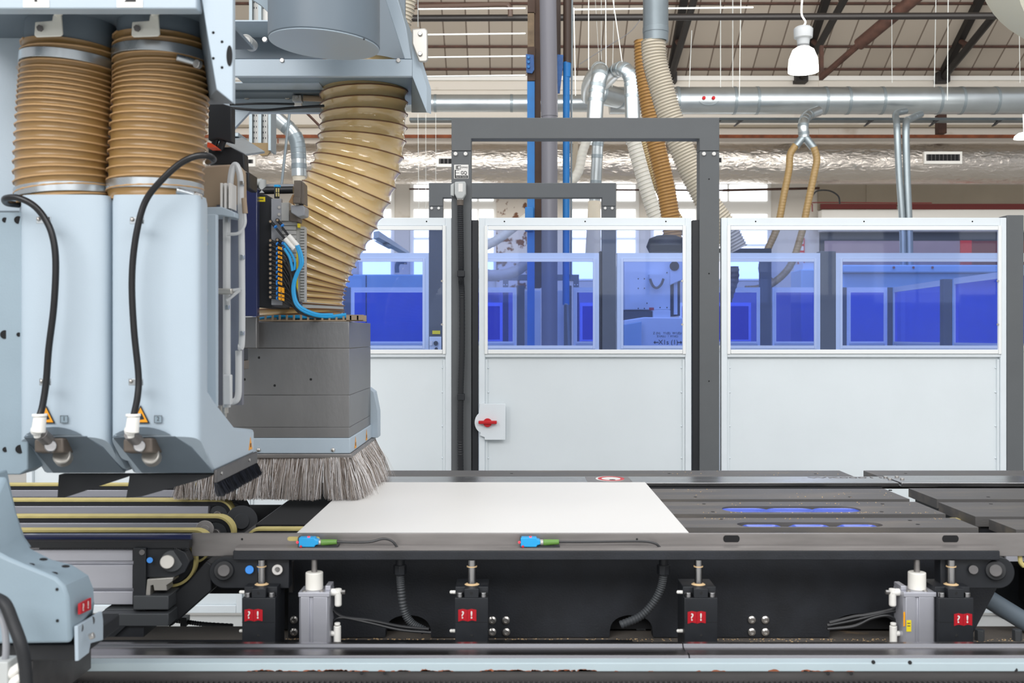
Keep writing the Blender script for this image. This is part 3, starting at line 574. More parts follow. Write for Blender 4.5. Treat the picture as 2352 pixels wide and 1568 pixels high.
text('X1s (1)', P(1535, 786, Y - .203), .045, 'ink', s); text('Z (H)   Y1(E)  W1(E)/', P(1533, 765, Y - .203), .022, 'ink', s); text('Z1(4)(L)   /  0Y1(C)', P(1533, 772, Y - .203), .018, 'ink', s)
for x, d_ in ((1508, -1), (1560, 1)): ob('arrow', G().prism([(x - 5, 785), (x + 5, 785), (x + 5, 787), (x - 5, 787)], Y - .204, Y - .203).prism([(x + d_ * 7, 786), (x + d_ * 3, 782), (x + d_ * 3, 790)], Y - .204, Y - .203), 'ink', s)
Y = 16.5
t = thing('panel_saw_housing', 'long pale blue machine beam with three reddish dots behind the right pane', 'machine', P(2150, 950, Y))
ob('upper_beam', G().pb(1936, 2420, 608, 626, Y, Y + .5), 'machine_blue', t, bev=.02); ob('front_cover', G().pb(1936, 2420, 627, 950, Y + .1, Y + .6), 'machine_blue', t, bev=.02)
for x in (2053, 2098, 2142): ob('red_dot', G().cyl(P(x, 614, Y), P(x, 614, Y - .02), .02, n=10), 'dark_red', t)
t = thing('machine_cabinet', 'long pale blue machine cabinet behind the leftmost pane', 'machine', P(890, 980, Y)); ob('cabinet_body', G().pb(770, 985, 630, 950, Y, Y + .6), 'machine_blue', t, bev=.02); ob('cabinet_seam', G().pb(840, 842, 632, 940, Y - .01, Y), 'dark_grey', t)
t = thing('control_cabinet', 'pale cabinet between the forked hoses and the second-row post', 'cabinet', P(1860, 1000, 16)); ob('cabinet_body', G().pb(1840, 1880, 618, 960, 15.8, 16.4), 'machine_blue', t, bev=.02); ob('cabinet_cap', G().pb(1844, 1880, 604, 618, 15.9, 16.4), 'machine_white', t)
t = thing('cable_bridge', 'grey overhead cable bridge slanting behind the leftmost pane', 'tray', P(900, 560, 14)); ob('bridge_deck', G().loft([P(858, 532, 13), P(870, 530, 13), P(870, 545, 13), P(858, 548, 13)], [P(925, 575, 17), P(940, 578, 17), P(940, 584, 17), P(925, 586, 17)]).prism([(858, 552), (880, 552), (900, 565), (885, 566)], 14, 14.4), 'galv_dull', t)
ob('bridge_elbow', G().tube(sm(px([(912, 626), (912, 610), (918, 602), (935, 602)], 14.5), 5), .03, 8), 'galv_dull', t)
mk('dark_beam', G().pb(1640, 1772, 570, 580, 13, 13.1), 'dark_grey', 'short dark horizontal beam beyond the beige hose in the right pane', 'beam')
hose('grey_ribbed_hose', 'dark grey ribbed hose end behind the right blue pane', px([(1684, 612), (1684, 640), (1676, 665), (1668, 690)], 10), 14 / F * 10, [.05, .05], 'hose_dark', 'wire_brown', wires=False, seg=16, sag=.12)
# ---- lock, sticker, plug, cable on the near fence
lk = thing('gate_lock', 'pale lock plate with red rotary handle on the middle gate', 'lock', P(1137, 1012, Y1 - .02))
ob('lock_plate', G().prism([(1102, 927)] + [(1113, 924), (1113, 927), (1161, 927), (1161, 1010), (1113, 1010), (1113, 1004), (1102, 1000)] + [(1113 - 23 * math.sin(a), 970 + 26 * math.cos(a)) for a in [math.radians(q) for q in range(25, 160, 15)]] , Y1 - .02, Y1 - .005), 'fence_white', lk, bev=.002)
h = ob('handle_hub', G().cyl(P(1120, 970, Y1 - .02), P(1120, 970, Y1 - .02) - V((0, .018, 0)), .023), 'red', lk, bev=.002); ob('handle_bar', G().pb(1099, 1141, 966.5, 973.5, Y1 - .05, Y1 - .02), 'red', lk, bev=.003)
yf = Y1 - .0045
st = thing('maker_sticker', 'black and white lettered sticker on the left upright of the near portal', 'sticker', P(1059, 411, yf - .002))
s = ob('sticker_base', G().pb(1043, 1076, 378, 410, yf - .0012, yf - .0004), 'label_white', st)
ob('black_block', G().pb(1044.5, 1047, 390, 403, yf - .0016, yf - .0013).pb(1044.5, 1055, 390, 391.2, yf - .0016, yf - .0013).pb(1047, 1055, 396.5, 397.5, yf - .0016, yf - .0013).pb(1044.5, 1075, 403, 409, yf - .0016, yf - .0013).pb(1047, 1049, 380, 388.5, yf - .0016, yf - .0013).pb(1050, 1059, 380, 381.5, yf - .0016, yf - .0013).pb(1050, 1059, 387.2, 388.6, yf - .0016, yf - .0013).pb(1050, 1052, 380, 388.5, yf - .0016, yf - .0013), 'ink', st)
text('HOMAG', P(1065, 384.4, yf - .0018), .0085, 'ink', st, stretch=1.0); text('GQ', P(1065.3, 397, yf - .0018), .018, 'ink', st, bold=.0004, stretch=.85); text('Geprüfte Qualität', P(1060, 406, yf - .0022), .006, 'label_white', st)
pl = thing('power_plug', 'grey plug housing with white tag on the left portal upright', 'plug', P(1056, 466, yf))
ob('plug_body', G().prism([(1045, 417), (1068, 416), (1070, 420), (1070, 445), (1063, 456), (1050, 456), (1044, 445), (1044, 420)], yf - .05, yf), 'grey_plastic', pl, bev=.005)
ob('locking_lever', G().prism([(1035, 424), (1043, 420), (1043, 450), (1035, 448)], yf - .035, yf - .01), 'grey_plastic', pl, bev=.002); ob('tag', G().pb(1053, 1063, 421, 440, yf - .051, yf - .05), 'label_white', pl)
ob('gland_ring', G().cyl(P(1057, 453, yf - .025), P(1057, 459, yf - .025), .016), 'label_white', pl); ob('cable_gland', G().cyl(P(1057, 459, yf - .025), P(1057, 472, yf - .025), .0185, .017), 'brown_sensor', pl, bev=.002)
cp = sm(px([(1057, 470), (1058, 540), (1059, 600), (1059, 640), (1061, 680), (1061, 800), (1058, 900), (1057, 1000), (1058, 1100), (1058, 1300)], yf - .025), 30)
R = []
for i, (c, t_, a, b) in enumerate(frames(cp)): R.append([c + (a * math.cos(x) + b * math.sin(x)) * (.0165 if i % 2 else .0145) for x in [2 * math.pi * k / 14 for k in range(14)]])
cb = thing('corrugated_cable', 'black corrugated cable conduit running down the left portal upright', 'cable', P(1058, 1300, yf - .025)); ob('conduit_wall', G().rings(R), 'rubber_black', cb)
for y in (628, 912): ob('cable_clip', G().pb(1050, 1067, y - 7, y + 7, yf - .045, yf), 'flat_black', cb, bev=.002)
cs = thing('control_box', 'small switch box behind the leftmost pane near its corner', 'box', P(998, 805, Y2 - .02)); ob('box_body', G().pb(986, 1013, 773, 806, Y2 - .06, Y2 - .01), 'machine_white', cs, bev=.004)
ob('yellow_label', G().pb(993, 1011, 759, 767, Y2 - .02, Y2 - .012), 'yellow', cs); ob('round_button', G().cyl(P(1001, 788, Y2 - .06), P(1001, 788, Y2 - .085), .017), 'dark_grey', cs); ob('square_button', G().pb(987, 993, 783, 793, Y2 - .07, Y2 - .06), 'label_white', cs); ob('round_button', G().cyl(P(1002, 801, Y2 - .06), P(1002, 801, Y2 - .085), .012), 'dark_grey', cs)
# ================================================================= work table
ZT = .95
def YT(py, Z=ZT): return (HC - Z) * F / (py - HY)
def profX(g, x0, x1, pts):                              # YZ polygon run along X
    return g.loft([V((x0, y, z)) for y, z in pts], [V((x1, y, z)) for y, z in pts])
def slat(par, x0, x1, ya, yb, th=.024, slot=None, name='slat'):
    g = G(); Ya, Yb = YT(ya), YT(yb)
    if slot:
        sa, sb, s0, s1 = slot; mid = (s0 + s1) / 2; r = (s1 - s0) / 2
        g.box(x0, sa - .03, Yb, Ya, ZT - th, ZT).box(sb + .03, x1, Yb, Ya, ZT - th, ZT)
        for sgn, edge in ((1, Ya), (-1, Yb)):
            ch = [(sb + .03, edge, sb, mid)] + [(sb - r + r * math.sin(a), edge, sb - r + r * math.cos(math.pi / 2 - a), mid + sgn * r * math.cos(a)) for a in [math.radians(q) for q in (75, 60, 45, 30, 15, 0)]]
            ch += [(sa + r - r * math.sin(a), edge, sa + r - r * math.sin(a), mid + sgn * r * math.cos(a)) for a in [math.radians(q) for q in (0, 15, 30, 45, 60, 75)]] + [(sa - .03, edge, sa, mid)]
            for (ax, ay, bx, by), (cx, cy, dx, dy) in zip(ch, ch[1:]):
                g.loft([V((ax, ay, ZT)), V((bx, by, ZT)), V((dx, dy, ZT)), V((cx, cy, ZT))], [V((ax, ay, ZT - th)), V((bx, by, ZT - th)), V((dx, dy, ZT - th)), V((cx, cy, ZT - th))])
        for xe, xo in ((sb, sb + .03), (sa, sa - .03)): g.loft([V((xe, mid, ZT)), V((xo, Ya, ZT)), V((xo, Yb, ZT))], [V((xe, mid, ZT - th)), V((xo, Ya, ZT - th)), V((xo, Yb, ZT - th))])
    else: g.box(x0, x1, Yb, Ya, ZT - th, ZT)
    s = ob(name, g, 'slat', par)
    ob('slat_underframe', G().box(x0 + .02, x1 - .12, Yb + .012, Ya - .01, ZT - th - .05, ZT - th - .001), 'slat_edge', s)
    if slot:
        n = 3; wdt = (sb - sa) / n
        for k in range(n):
            a, b = sa + k * wdt + .022, sa + (k + 1) * wdt - .022; mid = (s0 + s1) / 2; R = []
            for q, (rr, dz) in enumerate((((s1 - s0) / 2 - .012, -.024), ((s1 - s0) / 2 - .010, -.008), ((s1 - s0) / 2 - .014, -.004), ((s1 - s0) / 2 - .018, -.006), (.006, -.012))):
                L = max(.004, (b - a) / 2 - (.012 if q < 2 else .018)); cx = (a + b) / 2
                R.append([V((cx + (L if math.cos(t) > 0 else -L) + rr * math.cos(t), mid + rr * math.sin(t), ZT + dz)) for t in [2 * math.pi * i / 24 for i in range(24)]])
            ob('suction_cup', G().rings(R), 'cup_blue', s, label='blue oval rubber suction cup')
    return s
t1 = thing('work_table', 'middle work table of dark slats carrying the white board', 'table', (.4, 3.3, .65), 'slatted work tables')
XE = 1.315
slat(t1, -.4, XE, 1122, 1146); slat(t1, -.42, XE, 1152, 1180, slot=(.655, 1.085, YT(1176), YT(1162))); slat(t1, -.42, XE, 1189, 1211, slot=(.645, 1.06, YT(1211) + .012, YT(1199)))
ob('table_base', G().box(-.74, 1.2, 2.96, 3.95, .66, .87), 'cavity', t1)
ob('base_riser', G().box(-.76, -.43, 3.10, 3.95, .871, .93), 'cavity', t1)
ob('black_rail', G().box(-1.0, 1.315, YT(1094.5), YT(1080), ZT - .05, ZT), 'slat', t1, bev=.002, label='black slab along the rear edge')
ob('polished_strip', G().box(-1.0, 1.42, YT(1109), YT(1094.5) - .001, ZT - .012, ZT + .001), 'bright_steel', t1, bev=.0015)
ob('rail_underside', G().box(-.9, 1.36, YT(1109) + .005, YT(1094.5), ZT - .06, ZT - .013), 'slat_edge', t1)
for x, y, s in ((1175, 1087, 1), (1537, 1087, 1), (1873, 1088, 1), (2045, 1125, 1), (1597, 1141, 1), (1952, 1141, 1), (1617, 1157, 1), (1637, 1175, 1), (2027, 1157, 1), (2025, 1175, 1), (1656, 1192, 1), (2090, 1195, 1), (2108, 1204, 1)):
    Y = YT(y); c = P(x, y, Y); ob('screw_hole', G().cyl(c + V((0, 0, -.002)), c + V((0, 0, .0006)), .006, n=12), 'cavity', t1)
t2 = thing('work_table', 'right work table of dark slats beyond the gap', 'table', (2.2, 3.3, .65), 'slatted work tables')
XS = 1.405
slat(t2, XS, 3.2, 1121, 1146, .03); slat(t2, XS - .02, 3.2, 1153, 1186, .03); slat(t2, XS - .0, 3.2, 1192, 1216, .03)
ob('black_rail', G().box(XS + .005, 3.4, YT(1092.5), YT(1080), ZT - .05, ZT), 'slat', t2, bev=.002)
ob('polished_strip', G().box(1.43, 3.4, YT(1109), YT(1092.5) - .001, ZT - .014, ZT + .001), 'bright_steel', t2, bev=.0015)
ob('table_base', G().box(1.6, 3.2, 2.96, 3.95, .66, .87), 'cavity', t2)
for x, y in ((2034, 1097), (2044, 1101), (2060, 1096), (2072, 1101)): c = P(x, y, YT(y)); ob('bolt', G().cyl(c, c + V((0, 0, .006)), .008, n=14), 'steel_bolt', t1 if x < 2050 else t2, bev=.001)
for x, y in ((2080, 1087), (2276, 1157), (2270, 1141)): c = P(x, y, YT(y)); ob('screw_hole', G().cyl(c + V((0, 0, -.002)), c + V((0, 0, .0006)), .006, n=12), 'cavity', t2)
# stickers on the rail
t = thing('round_sticker', 'worn red and white round sticker on the polished rear strip', 'sticker', P(1401, 1100, YT(1100)) + V((0, 0, .002)))
c = P(1401, 1100, YT(1100)) + V((0, 0, .0012))
ob('dark_patch', G().box(c.x - .09, c.x + .075, YT(1107), YT(1095.5), c.z, c.z + .0003), 'dull_steel', t)
def disc(c, rx, ry, n=30): return G().loft([V((c.x + rx * math.cos(a), c.y + ry * math.sin(a), c.z)) for a in [2 * math.pi * k / n for k in range(n)]], [V((c.x + rx * math.cos(a), c.y + ry * math.sin(a), c.z + .0003)) for a in [2 * math.pi * k / n for k in range(n)]])
ob('white_disc', disc(c + V((0, 0, .0004)), .054, .07), 'label_white', t); ob('red_ring', G().rings([[V((c.x + .004 + r * math.cos(a), c.y + r * 1.25 * math.sin(a), c.z + dz)) for a in [math.radians(q) for q in range(0, 360, 12)]] for r, dz in ((.05, .0008), (.05, .0012), (.036, .0012), (.036, .0008))], cap=False), 'red', t)
ob('ink_mark', disc(c + V((.006, -.03, .0008)), .012, .012), 'dark_grey', t)
c = P(1945, 1097, YT(1097)) + V((0, 0, .0015)); s = mk('rail_plate', G().box(c.x - .0, c.x + .02, c.y, c.y + .01, c.z - .0003, c.z), 'milled_light', 'faint lettering plate on the polished rear strip near the gap', 'plate')
tt = text('WK00011', c + V((0, 0, .0006)), .022, 'dull_steel', s, stretch=2.3); tt.rotation_euler = (0, 0, 0)
# the board
zb = ZT + .001
B = [V((-.582 - .01, 2.80, zb)), V((.480 + .003, 2.80, zb)), V((.4835, YT(1109.5), zb)), V((-.60, YT(1109.5), zb))]
# left edge follows the photographed edge line
B[0].x = P(688, 1224, YT(1224)).x - .004; B[3].x = B[0].x; B[1].x = P(1580, 1224, YT(1224)).x + .0; B[2].x = P(1482, 1110, YT(1110)).x
ob('white_board', G().loft([b + V((0, 0, .0)) for b in B], [b + V((0, 0, .003)) for b in B]), 'board', label='large plain white rectangular board lying on the table', cat='board')
# front guide
t = thing('front_guide', 'long grey steel guide plate along the front of the table', 'rail', P(1400, 1286, 2.72))
gp = ob('guide_plate', G().pb(440, 2700, 1224.5, 1277, 2.745, 2.754), 'dull_steel', t, bev=.001)
ob('guide_ledge', G().pb(540, 2296, 1258, 1264, 2.702, 2.744), 'dull_steel', t); ob('black_bar', G().pb(535, 2297, 1265, 1286, 2.70, 2.74), 'beam_black', t, bev=.002)
for a, b, y0, y1 in ((1661, 1699, 1229, 1245), (2164, 2202, 1229, 1245), (660, 735, 1232, 1242)):
    ob('slot', G().prism([(a + 6 * (1 - math.cos(q)) if s < 0 else b - 6 * (1 - math.cos(q)), (y0 + y1) / 2 + (y1 - y0) / 2 * math.sin(q) * (1 if s > 0 else -1)) for s in (1, -1) for q in [math.radians(w_) for w_ in range(-90, 91, 15)]], 2.7445, 2.7447), 'cavity' if a > 1000 else 'belt', t)
for x, y in ((556, 1238), (910, 1258), (1463, 1238), (1980, 1260), (1605, 1259.5), (2107, 1259.5), (2183, 1259.5), (603, 1259.5), (1084, 1259.5)):
    if y == 1259.5: c = P(x, 1262, 2.72); ob('bolt', G().cyl(c, c + V((0, 0, .006)), .011, n=14), 'steel_bolt', t, bev=.001)
    else: ob('screw_hole', G().cyl(P(x, y, 2.745), P(x, y, 2.744), .003, n=8), 'cavity', t)
# light sensors
for i, (x, lab) in enumerate(((684, 'left blue photo sensor with green plug clipped to the front guide'), (1194, 'right blue photo sensor with green plug clipped to the front guide'))):
    t = thing('photo_sensor', lab, 'sensor', P(x + 22, 1258, 2.72), 'blue photo sensors')
    o = x - 684
    ob('sensor_body', G().prism([(x + 2, 1235), (x + 38, 1235), (x + 40, 1239), (x + 47, 1241), (x + 47, 1250), (x + 40, 1252), (x + 38, 1256), (x + 2, 1256)], 2.705, 2.73), 'sky_blue', t, bev=.0015)
    ob('lens_plate', G().pb(x, x + 4, 1234, 1257, 2.71, 2.735), 'dark_grey', t); ob('indicator_light', G().pb(x + 22, x + 27, 1232.5, 1235, 2.712, 2.72), 'red_led', t); ob('adjust_knob', G().ball(P(x + 7, 1255, 2.702), .0035, 10), 'red', t); ob('indicator_light', G().ball(P(x - 1, 1245, 2.71), .003, 8), 'red_led', t)
    ob('coupling_nut', G().cyl(P(x + 46, 1245.5, 2.718), P(x + 54, 1245.5, 2.718), .008, n=16), 'milled_light', t, bev=.001)
    ob('plug', G().cyl(P(x + 54, 1245.5, 2.718), P(x + 90, 1244, 2.718), .0085, .0065, n=16), 'green_plastic', t, bev=.001); ob('mounting_base', G().pb(x + 20, x + 92, 1253, 1262, 2.71, 2.74), 'flat_black', t, bev=.001)
    pts = [(774, 1244), (810, 1245), (850, 1244), (880, 1237), (900, 1242), (912, 1256), (916, 1262)] if i == 0 else [(1284, 1244), (1340, 1244), (1420, 1243), (1480, 1243), (1505, 1248), (1515, 1256), (1522, 1261)]
    mk('sensor_cable', G().tube(sm(px(pts, 2.718), 6), .0032, 8), 'black_tube', ('left' if i == 0 else 'right') + ' thin dark sensor cable looping along the front guide', 'cable', group='sensor cables')
# beam behind the cylinders
arch = lambda x0, x1, yt, yb=1463: [(x0, yb)] + [(x0 + (x1 - x0) * (.5 - .5 * math.cos(a)), yb - (yb - yt) * math.sin(a) ** .6) for a in [math.radians(q) for q in range(8, 180, 12)]] + [(x1, yb)]
bp_ = [(662, 1275), (2290, 1275), (2290, 1350), (2230, 1463)] + arch(1905, 2062, 1408)[::-1] + arch(1400, 1500, 1412)[::-1] + arch(885, 990, 1412)[::-1] + [(662, 1463)]
t = thing('table_beam', 'long matt black steel beam with arched cutouts below the table', 'beam', P(1400, 1463, 2.92)); ob('beam_web', G().prism(bp_, 2.9, 2.94), 'beam_black', t)
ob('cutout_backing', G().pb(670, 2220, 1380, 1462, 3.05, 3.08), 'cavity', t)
for x, y in ((1131, 1423), (1162, 1423), (1131, 1450), (1163, 1450), (1726, 1422), (1757, 1422), (1726, 1450), (1757, 1450), (676, 1422), (676, 1450)):
    b = ob('bolt', G().lathe(P(x, y, 2.9), [(.0105, 0), (.0105, -.006), (.006, -.0085), (.006, -.005), (.001, -.005)], 18, axis='y'), 'steel_bolt', t)
ob('small_box', G().pb(1462, 1483, 1440, 1452, 2.98, 3.0), 'grey_mid', t)
ob('edge_hinge', G().pb(664, 672, 1290, 1360, 2.88, 2.9), 'dark_steel', t)
# guide units with ?! labels
def flag(par, x, y, Y, rotz=0, k=1.0):
    g = G()
    for s in (0, 1):
        a = x + s * 21 * k + .5; g.prism([(a, y), (a + 10 * k, y - 2 * k), (a + 20.5 * k, y), (a + 20.5 * k, y + 26 * k), (a + 10 * k, y + 24 * k), (a, y + 27 * k)], Y - .0012, Y - .0004)
    s = ob('warning_flag', g, 'label_red', par, label='red label with white question and exclamation marks')
    hh = .019 * Y / 2.7 * k
    text('?', P(x + 10.5 * k, y + 12.5 * k, Y - .0016), hh, 'label_white', s, bold=.0003); text('!', P(x + 31 * k, y + 12.5 * k, Y - .0016), hh, 'label_white', s, bold=.0005); return s
def guide_unit(x0, x1, rx0, rx1, fx, fy, lab, side):
    Y = 2.66; t = thing('guide_unit', lab, 'cylinder', P((x0 + x1) / 2, 1480, Y + .05), 'black guide units with red labels'); k = Y / F
    zt = P(0, 1352, Y).z; a = P(x0, 0, Y).x; b = P(x1, 0, Y).x; zb_ = .652; cx = (a + b) / 2
    g = G().box(a, b, Y, Y + .11, zb_, P(0, 1373, Y).z).box(a + .024, b - .024, Y, Y + .022, P(0, 1373, Y).z, zt).box(a, b, Y + .022, Y + .11, P(0, 1373, Y).z, zt)
    ob('block', g, 'flat_black', t, bev=.0012)
    ob('seam', G().box(a - .0006, b + .0006, Y - .0006, Y + .05, P(0, 1428, Y).z - .0008, P(0, 1428, Y).z), 'cavity', t)
    for c in (a + .012, b - .012): ob('bolt', G().cyl((c, Y + .012, P(0, 1373, Y).z), (c, Y + .012, P(0, 1362, Y).z), .009, n=16), 'bright_steel', t, bev=.001)
    r0, r1 = P(rx0, 0, Y + .05).x, P(rx1, 0, Y + .05).x
    ob('guide_rod', G().cyl(((r0 + r1) / 2, Y + .05, zt - .002), ((r0 + r1) / 2, Y + .05, P(0, 1286, 2.70).z - .001), (r1 - r0) / 2, n=24), 'bright_steel', t); ob('dust_ring', G().cyl(((r0 + r1) / 2, Y + .05, P(0, 1311, Y).z), ((r0 + r1) / 2, Y + .05, P(0, 1309, Y).z), (r1 - r0) / 2 + .002, n=24).cyl(((r0 + r1) / 2, Y + .05, zt), ((r0 + r1) / 2, Y + .05, zt + .003), (r1 - r0) / 2 + .008, .013, n=20), 'sawdust', t)
    for z in ((P(0, 1366, Y).z, P(0, 1456, Y).z) if side else ()):
        sx0 = a if side < 0 else b; ob('grease_nipple', G().cyl((sx0, Y + .03, z), (sx0 + side * .008, Y + .03, z), .0045, n=10).ball(V((sx0 + side * .011, Y + .03, z)), .0045, 10), 'white_plastic', t)
    for y in (1361, 1458): ob('screw_hole', G().cyl(P((x0 + x1) / 2, y, Y), P((x0 + x1) / 2, y, Y - .0006), .004, n=10), 'cavity', t)
    flag(t, fx, fy, Y); return t
guide_unit(556, 632, 592, 610, 561, 1400, 'leftmost black guide unit with red label, beside the steel air cylinder', -1)
guide_unit(1045, 1121, 1074, 1094, 1052, 1400, 'second black guide unit from the left, four bolts to its right', -1)
guide_unit(1572, 1648, 1595, 1613, 1579, 1405, 'third black guide unit from the left, nearer the right conduit', -1)
guide_unit(2156, 2236, 2175, 2194, 2191, 1410, 'rightmost black guide unit beside the yellow-labelled air cylinder', 0)
def air_cyl(x0, x1, lab, side, warn):
    Y = 2.68; t = thing('air_cylinder', lab, 'cylinder', P((x0 + x1) / 2, 1480, Y + .04), 'aluminium air cylinders'); a = P(x0, 0, Y).x; b = P(x1, 0, Y).x; zt = P(0, 1360, Y).z; m_ = (a + b) / 2
    g = G(); r = .006; ys = (Y, Y + .07)
    prof = [(a + r, Y), (m_ - .012, Y), (m_ - .010, Y + .005), (m_ - .004, Y + .005), (m_ - .002, Y), (b - r, Y), (b, Y + r), (b, Y + .07), (a, Y + .07), (a, Y + r)]
    g.loft([V((x, y, .652)) for x, y in prof], [V((x, y, zt - .012)) for x, y in prof]); ob('cylinder_barrel', g, 'aluminium', t, bev=.001)
    ob('end_cap', G().box(a - .001, b + .001, Y - .001, Y + .071, zt - .012, zt).box(b - .014 if side > 0 else a, b if side > 0 else a + .014, Y + .02, Y + .07, zt, zt + .012), 'grey_plastic' if 0 else 'aluminium', t, bev=.0015)
    for s in (-1, 1): ob('cap_screw', G().cyl((m_ + s * .022 - .004, Y + .01, zt), (m_ + s * .022 - .004, Y + .01, zt + .003), .006, n=12), 'steel_bolt', t)
    cx = P((702 + 742) / 2 if side > 0 else 2106, 0, Y + .035).x
    ob('nylon_bush', G().cyl((cx, Y + .035, zt), (cx, Y + .035, P(0, 1320, Y).z), .0225, n=32), 'nylon', t, bev=.002); ob('piston_rod', G().cyl((cx, Y + .035, P(0, 1322, Y).z), (cx, Y + .035, P(0, 1287, 2.7).z), .0075, n=18), 'dull_steel', t)
    xo = b if side > 0 else a; zf = P(0, 1366, Y).z
    e = ob('elbow_fitting', G().cyl((xo, Y + .03, zf), (xo + side * .022, Y + .03, zf), .0095, n=16).cyl((xo + side * .018, Y + .03, zf + .009), (xo + side * .018, Y + .03, zf - .034), .0092, n=16).cyl((xo + side * .018, Y + .03, zf - .028), (xo + side * .018, Y + .03, zf - .036), .0078, n=16), 'white_plastic', t, bev=.001)
    ob('fitting_nut', G().cyl((xo + side * .022, Y + .03, zf), (xo + side * .036, Y + .03, zf), .006, n=6), 'steel_bolt', t)
    zl = P(0, 1462, Y).z; ob('elbow_fitting', G().cyl((xo + side * .016, Y + .03, zl - .03), (xo + side * .016, Y + .03, zl + .02), .0095, n=16).cyl((xo + side * .016, Y + .03, zl + .022), (xo + side * .016, Y + .03, zl + .028), .0075, n=16).cyl((xo, Y + .03, zl), (xo + side * .012, Y + .03, zl), .007, n=12), 'white_plastic', t, bev=.001)
    if warn:
        ob('yellow_label', G().pb(2082, 2093, 1424, 1450, Y - .0012, Y - .0004), 'yellow', t); ob('orange_strip', G().pb(2075, 2079, 1405, 1438, Y - .0012, Y - .0004), 'orange', t)
        ob('print_lines', G().pb(2084, 2091, 1430, 1432, Y - .0016, Y - .0012).pb(2084, 2091, 1436, 1438, Y - .0016, Y - .0012), 'ink_soft', t)
    return t
air_cyl(686, 756, 'left aluminium air cylinder with white bush between guide units', 1, False)
air_cyl(2076, 2150, 'right aluminium air cylinder with cream bush and yellow label', -1, True)
for pts, lab in (([(764, 1398), (775, 1410), (795, 1418), (850, 1424), (920, 1438), (985, 1444)], 'upper black air tube running right from the left air cylinder'),
                 ([(764, 1438), (768, 1424), (790, 1418), (850, 1430), (920, 1446), (990, 1452)], 'lower black air tube running right from the left air cylinder'),
                 ([(2056, 1396), (2040, 1402), (1990, 1412), (1960, 1416), (1905, 1430)], 'upper black air tube running left from the right air cylinder'),
                 ([(2056, 1436), (2052, 1420), (2035, 1413), (2000, 1420), (1960, 1438), (1900, 1444)], 'lower black air tube running left from the right air cylinder'),
                 ([(2072, 1400), (2030, 1407), (1960, 1424), (1900, 1436)], 'middle black air tube near the right air cylinder')):
    mk('air_tube', G().tube(sm(px(pts, 2.74), 8), .0042, 8), 'black_tube', lab, 'hose', group='black air tubes below the table')
for pts, lab in (([(919, 1318), (921, 1350), (928, 1400), (945, 1430), (975, 1448)], 'left dark corrugated conduit curving into a beam cutout'), ([(1524, 1318), (1518, 1350), (1500, 1385), (1470, 1415), (1425, 1435)], 'right dark corrugated conduit curving into a beam cutout')):
    c = sm(px(pts, 2.78), 14); t = thing('corrugated_conduit', lab, 'conduit', c[-1]); R = [[q + (a * math.cos(x) + b * math.sin(x)) * (.0115 if i % 2 else .0098) for x in [2 * math.pi * k / 12 for k in range(12)]] for i, (q, _, a, b) in enumerate(frames(c))]
    ob('conduit_wall', G().rings(R), 'hose_grey' if 0 else 'dark_grey', t); q = P(pts[0][0], 1302, 2.78); ob('cable_gland', G().cyl(q + V((0, 0, -.018)), q + V((0, 0, .006)), .018, n=8), 'flat_black', t, bev=.001); ob('gland_neck', G().cyl(q + V((0, 0, .006)), q + V((0, 0, .03)), .012, n=16), 'flat_black', t)
# bed, rails
zB = .651
t = thing('machine_bed', 'dusty dark machine bed under the guide units', 'machine', (.5, 2.7, .3)); ob('bed_top', G().box(-1.6, 3.6, 2.53, 3.02, .55, zB), 'bed_top', t); ob('bed_skirt', G().box(-1.6, 3.6, 2.6, 2.95, .0, .549), 'dark_grey', t)
ob('dark_strip', G().box(-1.3, .33, 2.6, 2.875, zB, zB + .003), 'flat_black', t)
for x in (2250, 2336): c = P(x, 1448, 2.88); ob('bolt', G().cyl(V((c.x, c.y, zB)), V((c.x, c.y, zB + .03)), .013, n=6), 'dark_grey', t, bev=.001)
# sawdust
def crumbs(name, label, n, fn, s0, s1, m='sawdust'):
    g = G()
    for i in range(n):
        c = fn(); s = random.uniform(s0, s1); a = random.random() * 6.28
        R = [c + V((math.cos(a + q) * s * random.uniform(.6, 1.2), math.sin(a + q) * s * random.uniform(.6, 1.2), 0)) for q in (0, 2.1, 4.2)]
        g.loft(R, [r_ + V((0, 0, s * .5)) for r_ in R])
    o = ob(name, g, m, label=label, cat='sawdust'); o['kind'] = 'stuff'; return o
crumbs('sawdust', 'scattered sawdust crumbs lying on the bed before the black beam', 700, lambda: V((random.uniform(-.7, 2.0), 2.895 - abs(random.gauss(0, .02)), zB)), .0008, .003)
crumbs('sawdust', 'fine sawdust lying on the dark slats at the right', 160, lambda: (lambda yr: V((random.uniform(.55, 1.3), random.uniform(*yr), ZT)))(random.choice([(3.47, 3.68), (3.32, 3.39), (3.18, 3.2), (3.08, 3.1), (4.02, 4.18)])), .0008, .0028)
zr = .748
t = thing('guide_rail', 'long polished steel guide rail running along the bottom', 'rail', (.5, 2.45, zB - .05)); X0, X1 = -1.05, 3.4
pr = [(2.535, zB - .05), (2.535, zr), (2.515, zr + .001), (2.508, zr - .006), (2.462, zr - .006), (2.456, zr + .001), (2.425, zr + .001), (2.420, zr - .004), (2.405, zr - .003), (2.395, zr - .001), (2.372, zr - .001), (2.372, zB - .05)]
ob('rail_body', profX(G(), X0, .41, pr), 'polished', t, bev=.0008); ob('rail_body', profX(G(), .412, X1, pr), 'polished', t, bev=.0008)
crumbs('sawdust', 'line of pale sawdust along the front of the polished rail', 2600, lambda: V((random.triangular(-.8, 3.0, .2), 2.372 + abs(random.gauss(0, .0035)), zr - .001)), .0007, .0026)
t = thing('rail_support', 'pale blue painted support strip below the polished rail', 'rail', (.5, 2.33, .70))
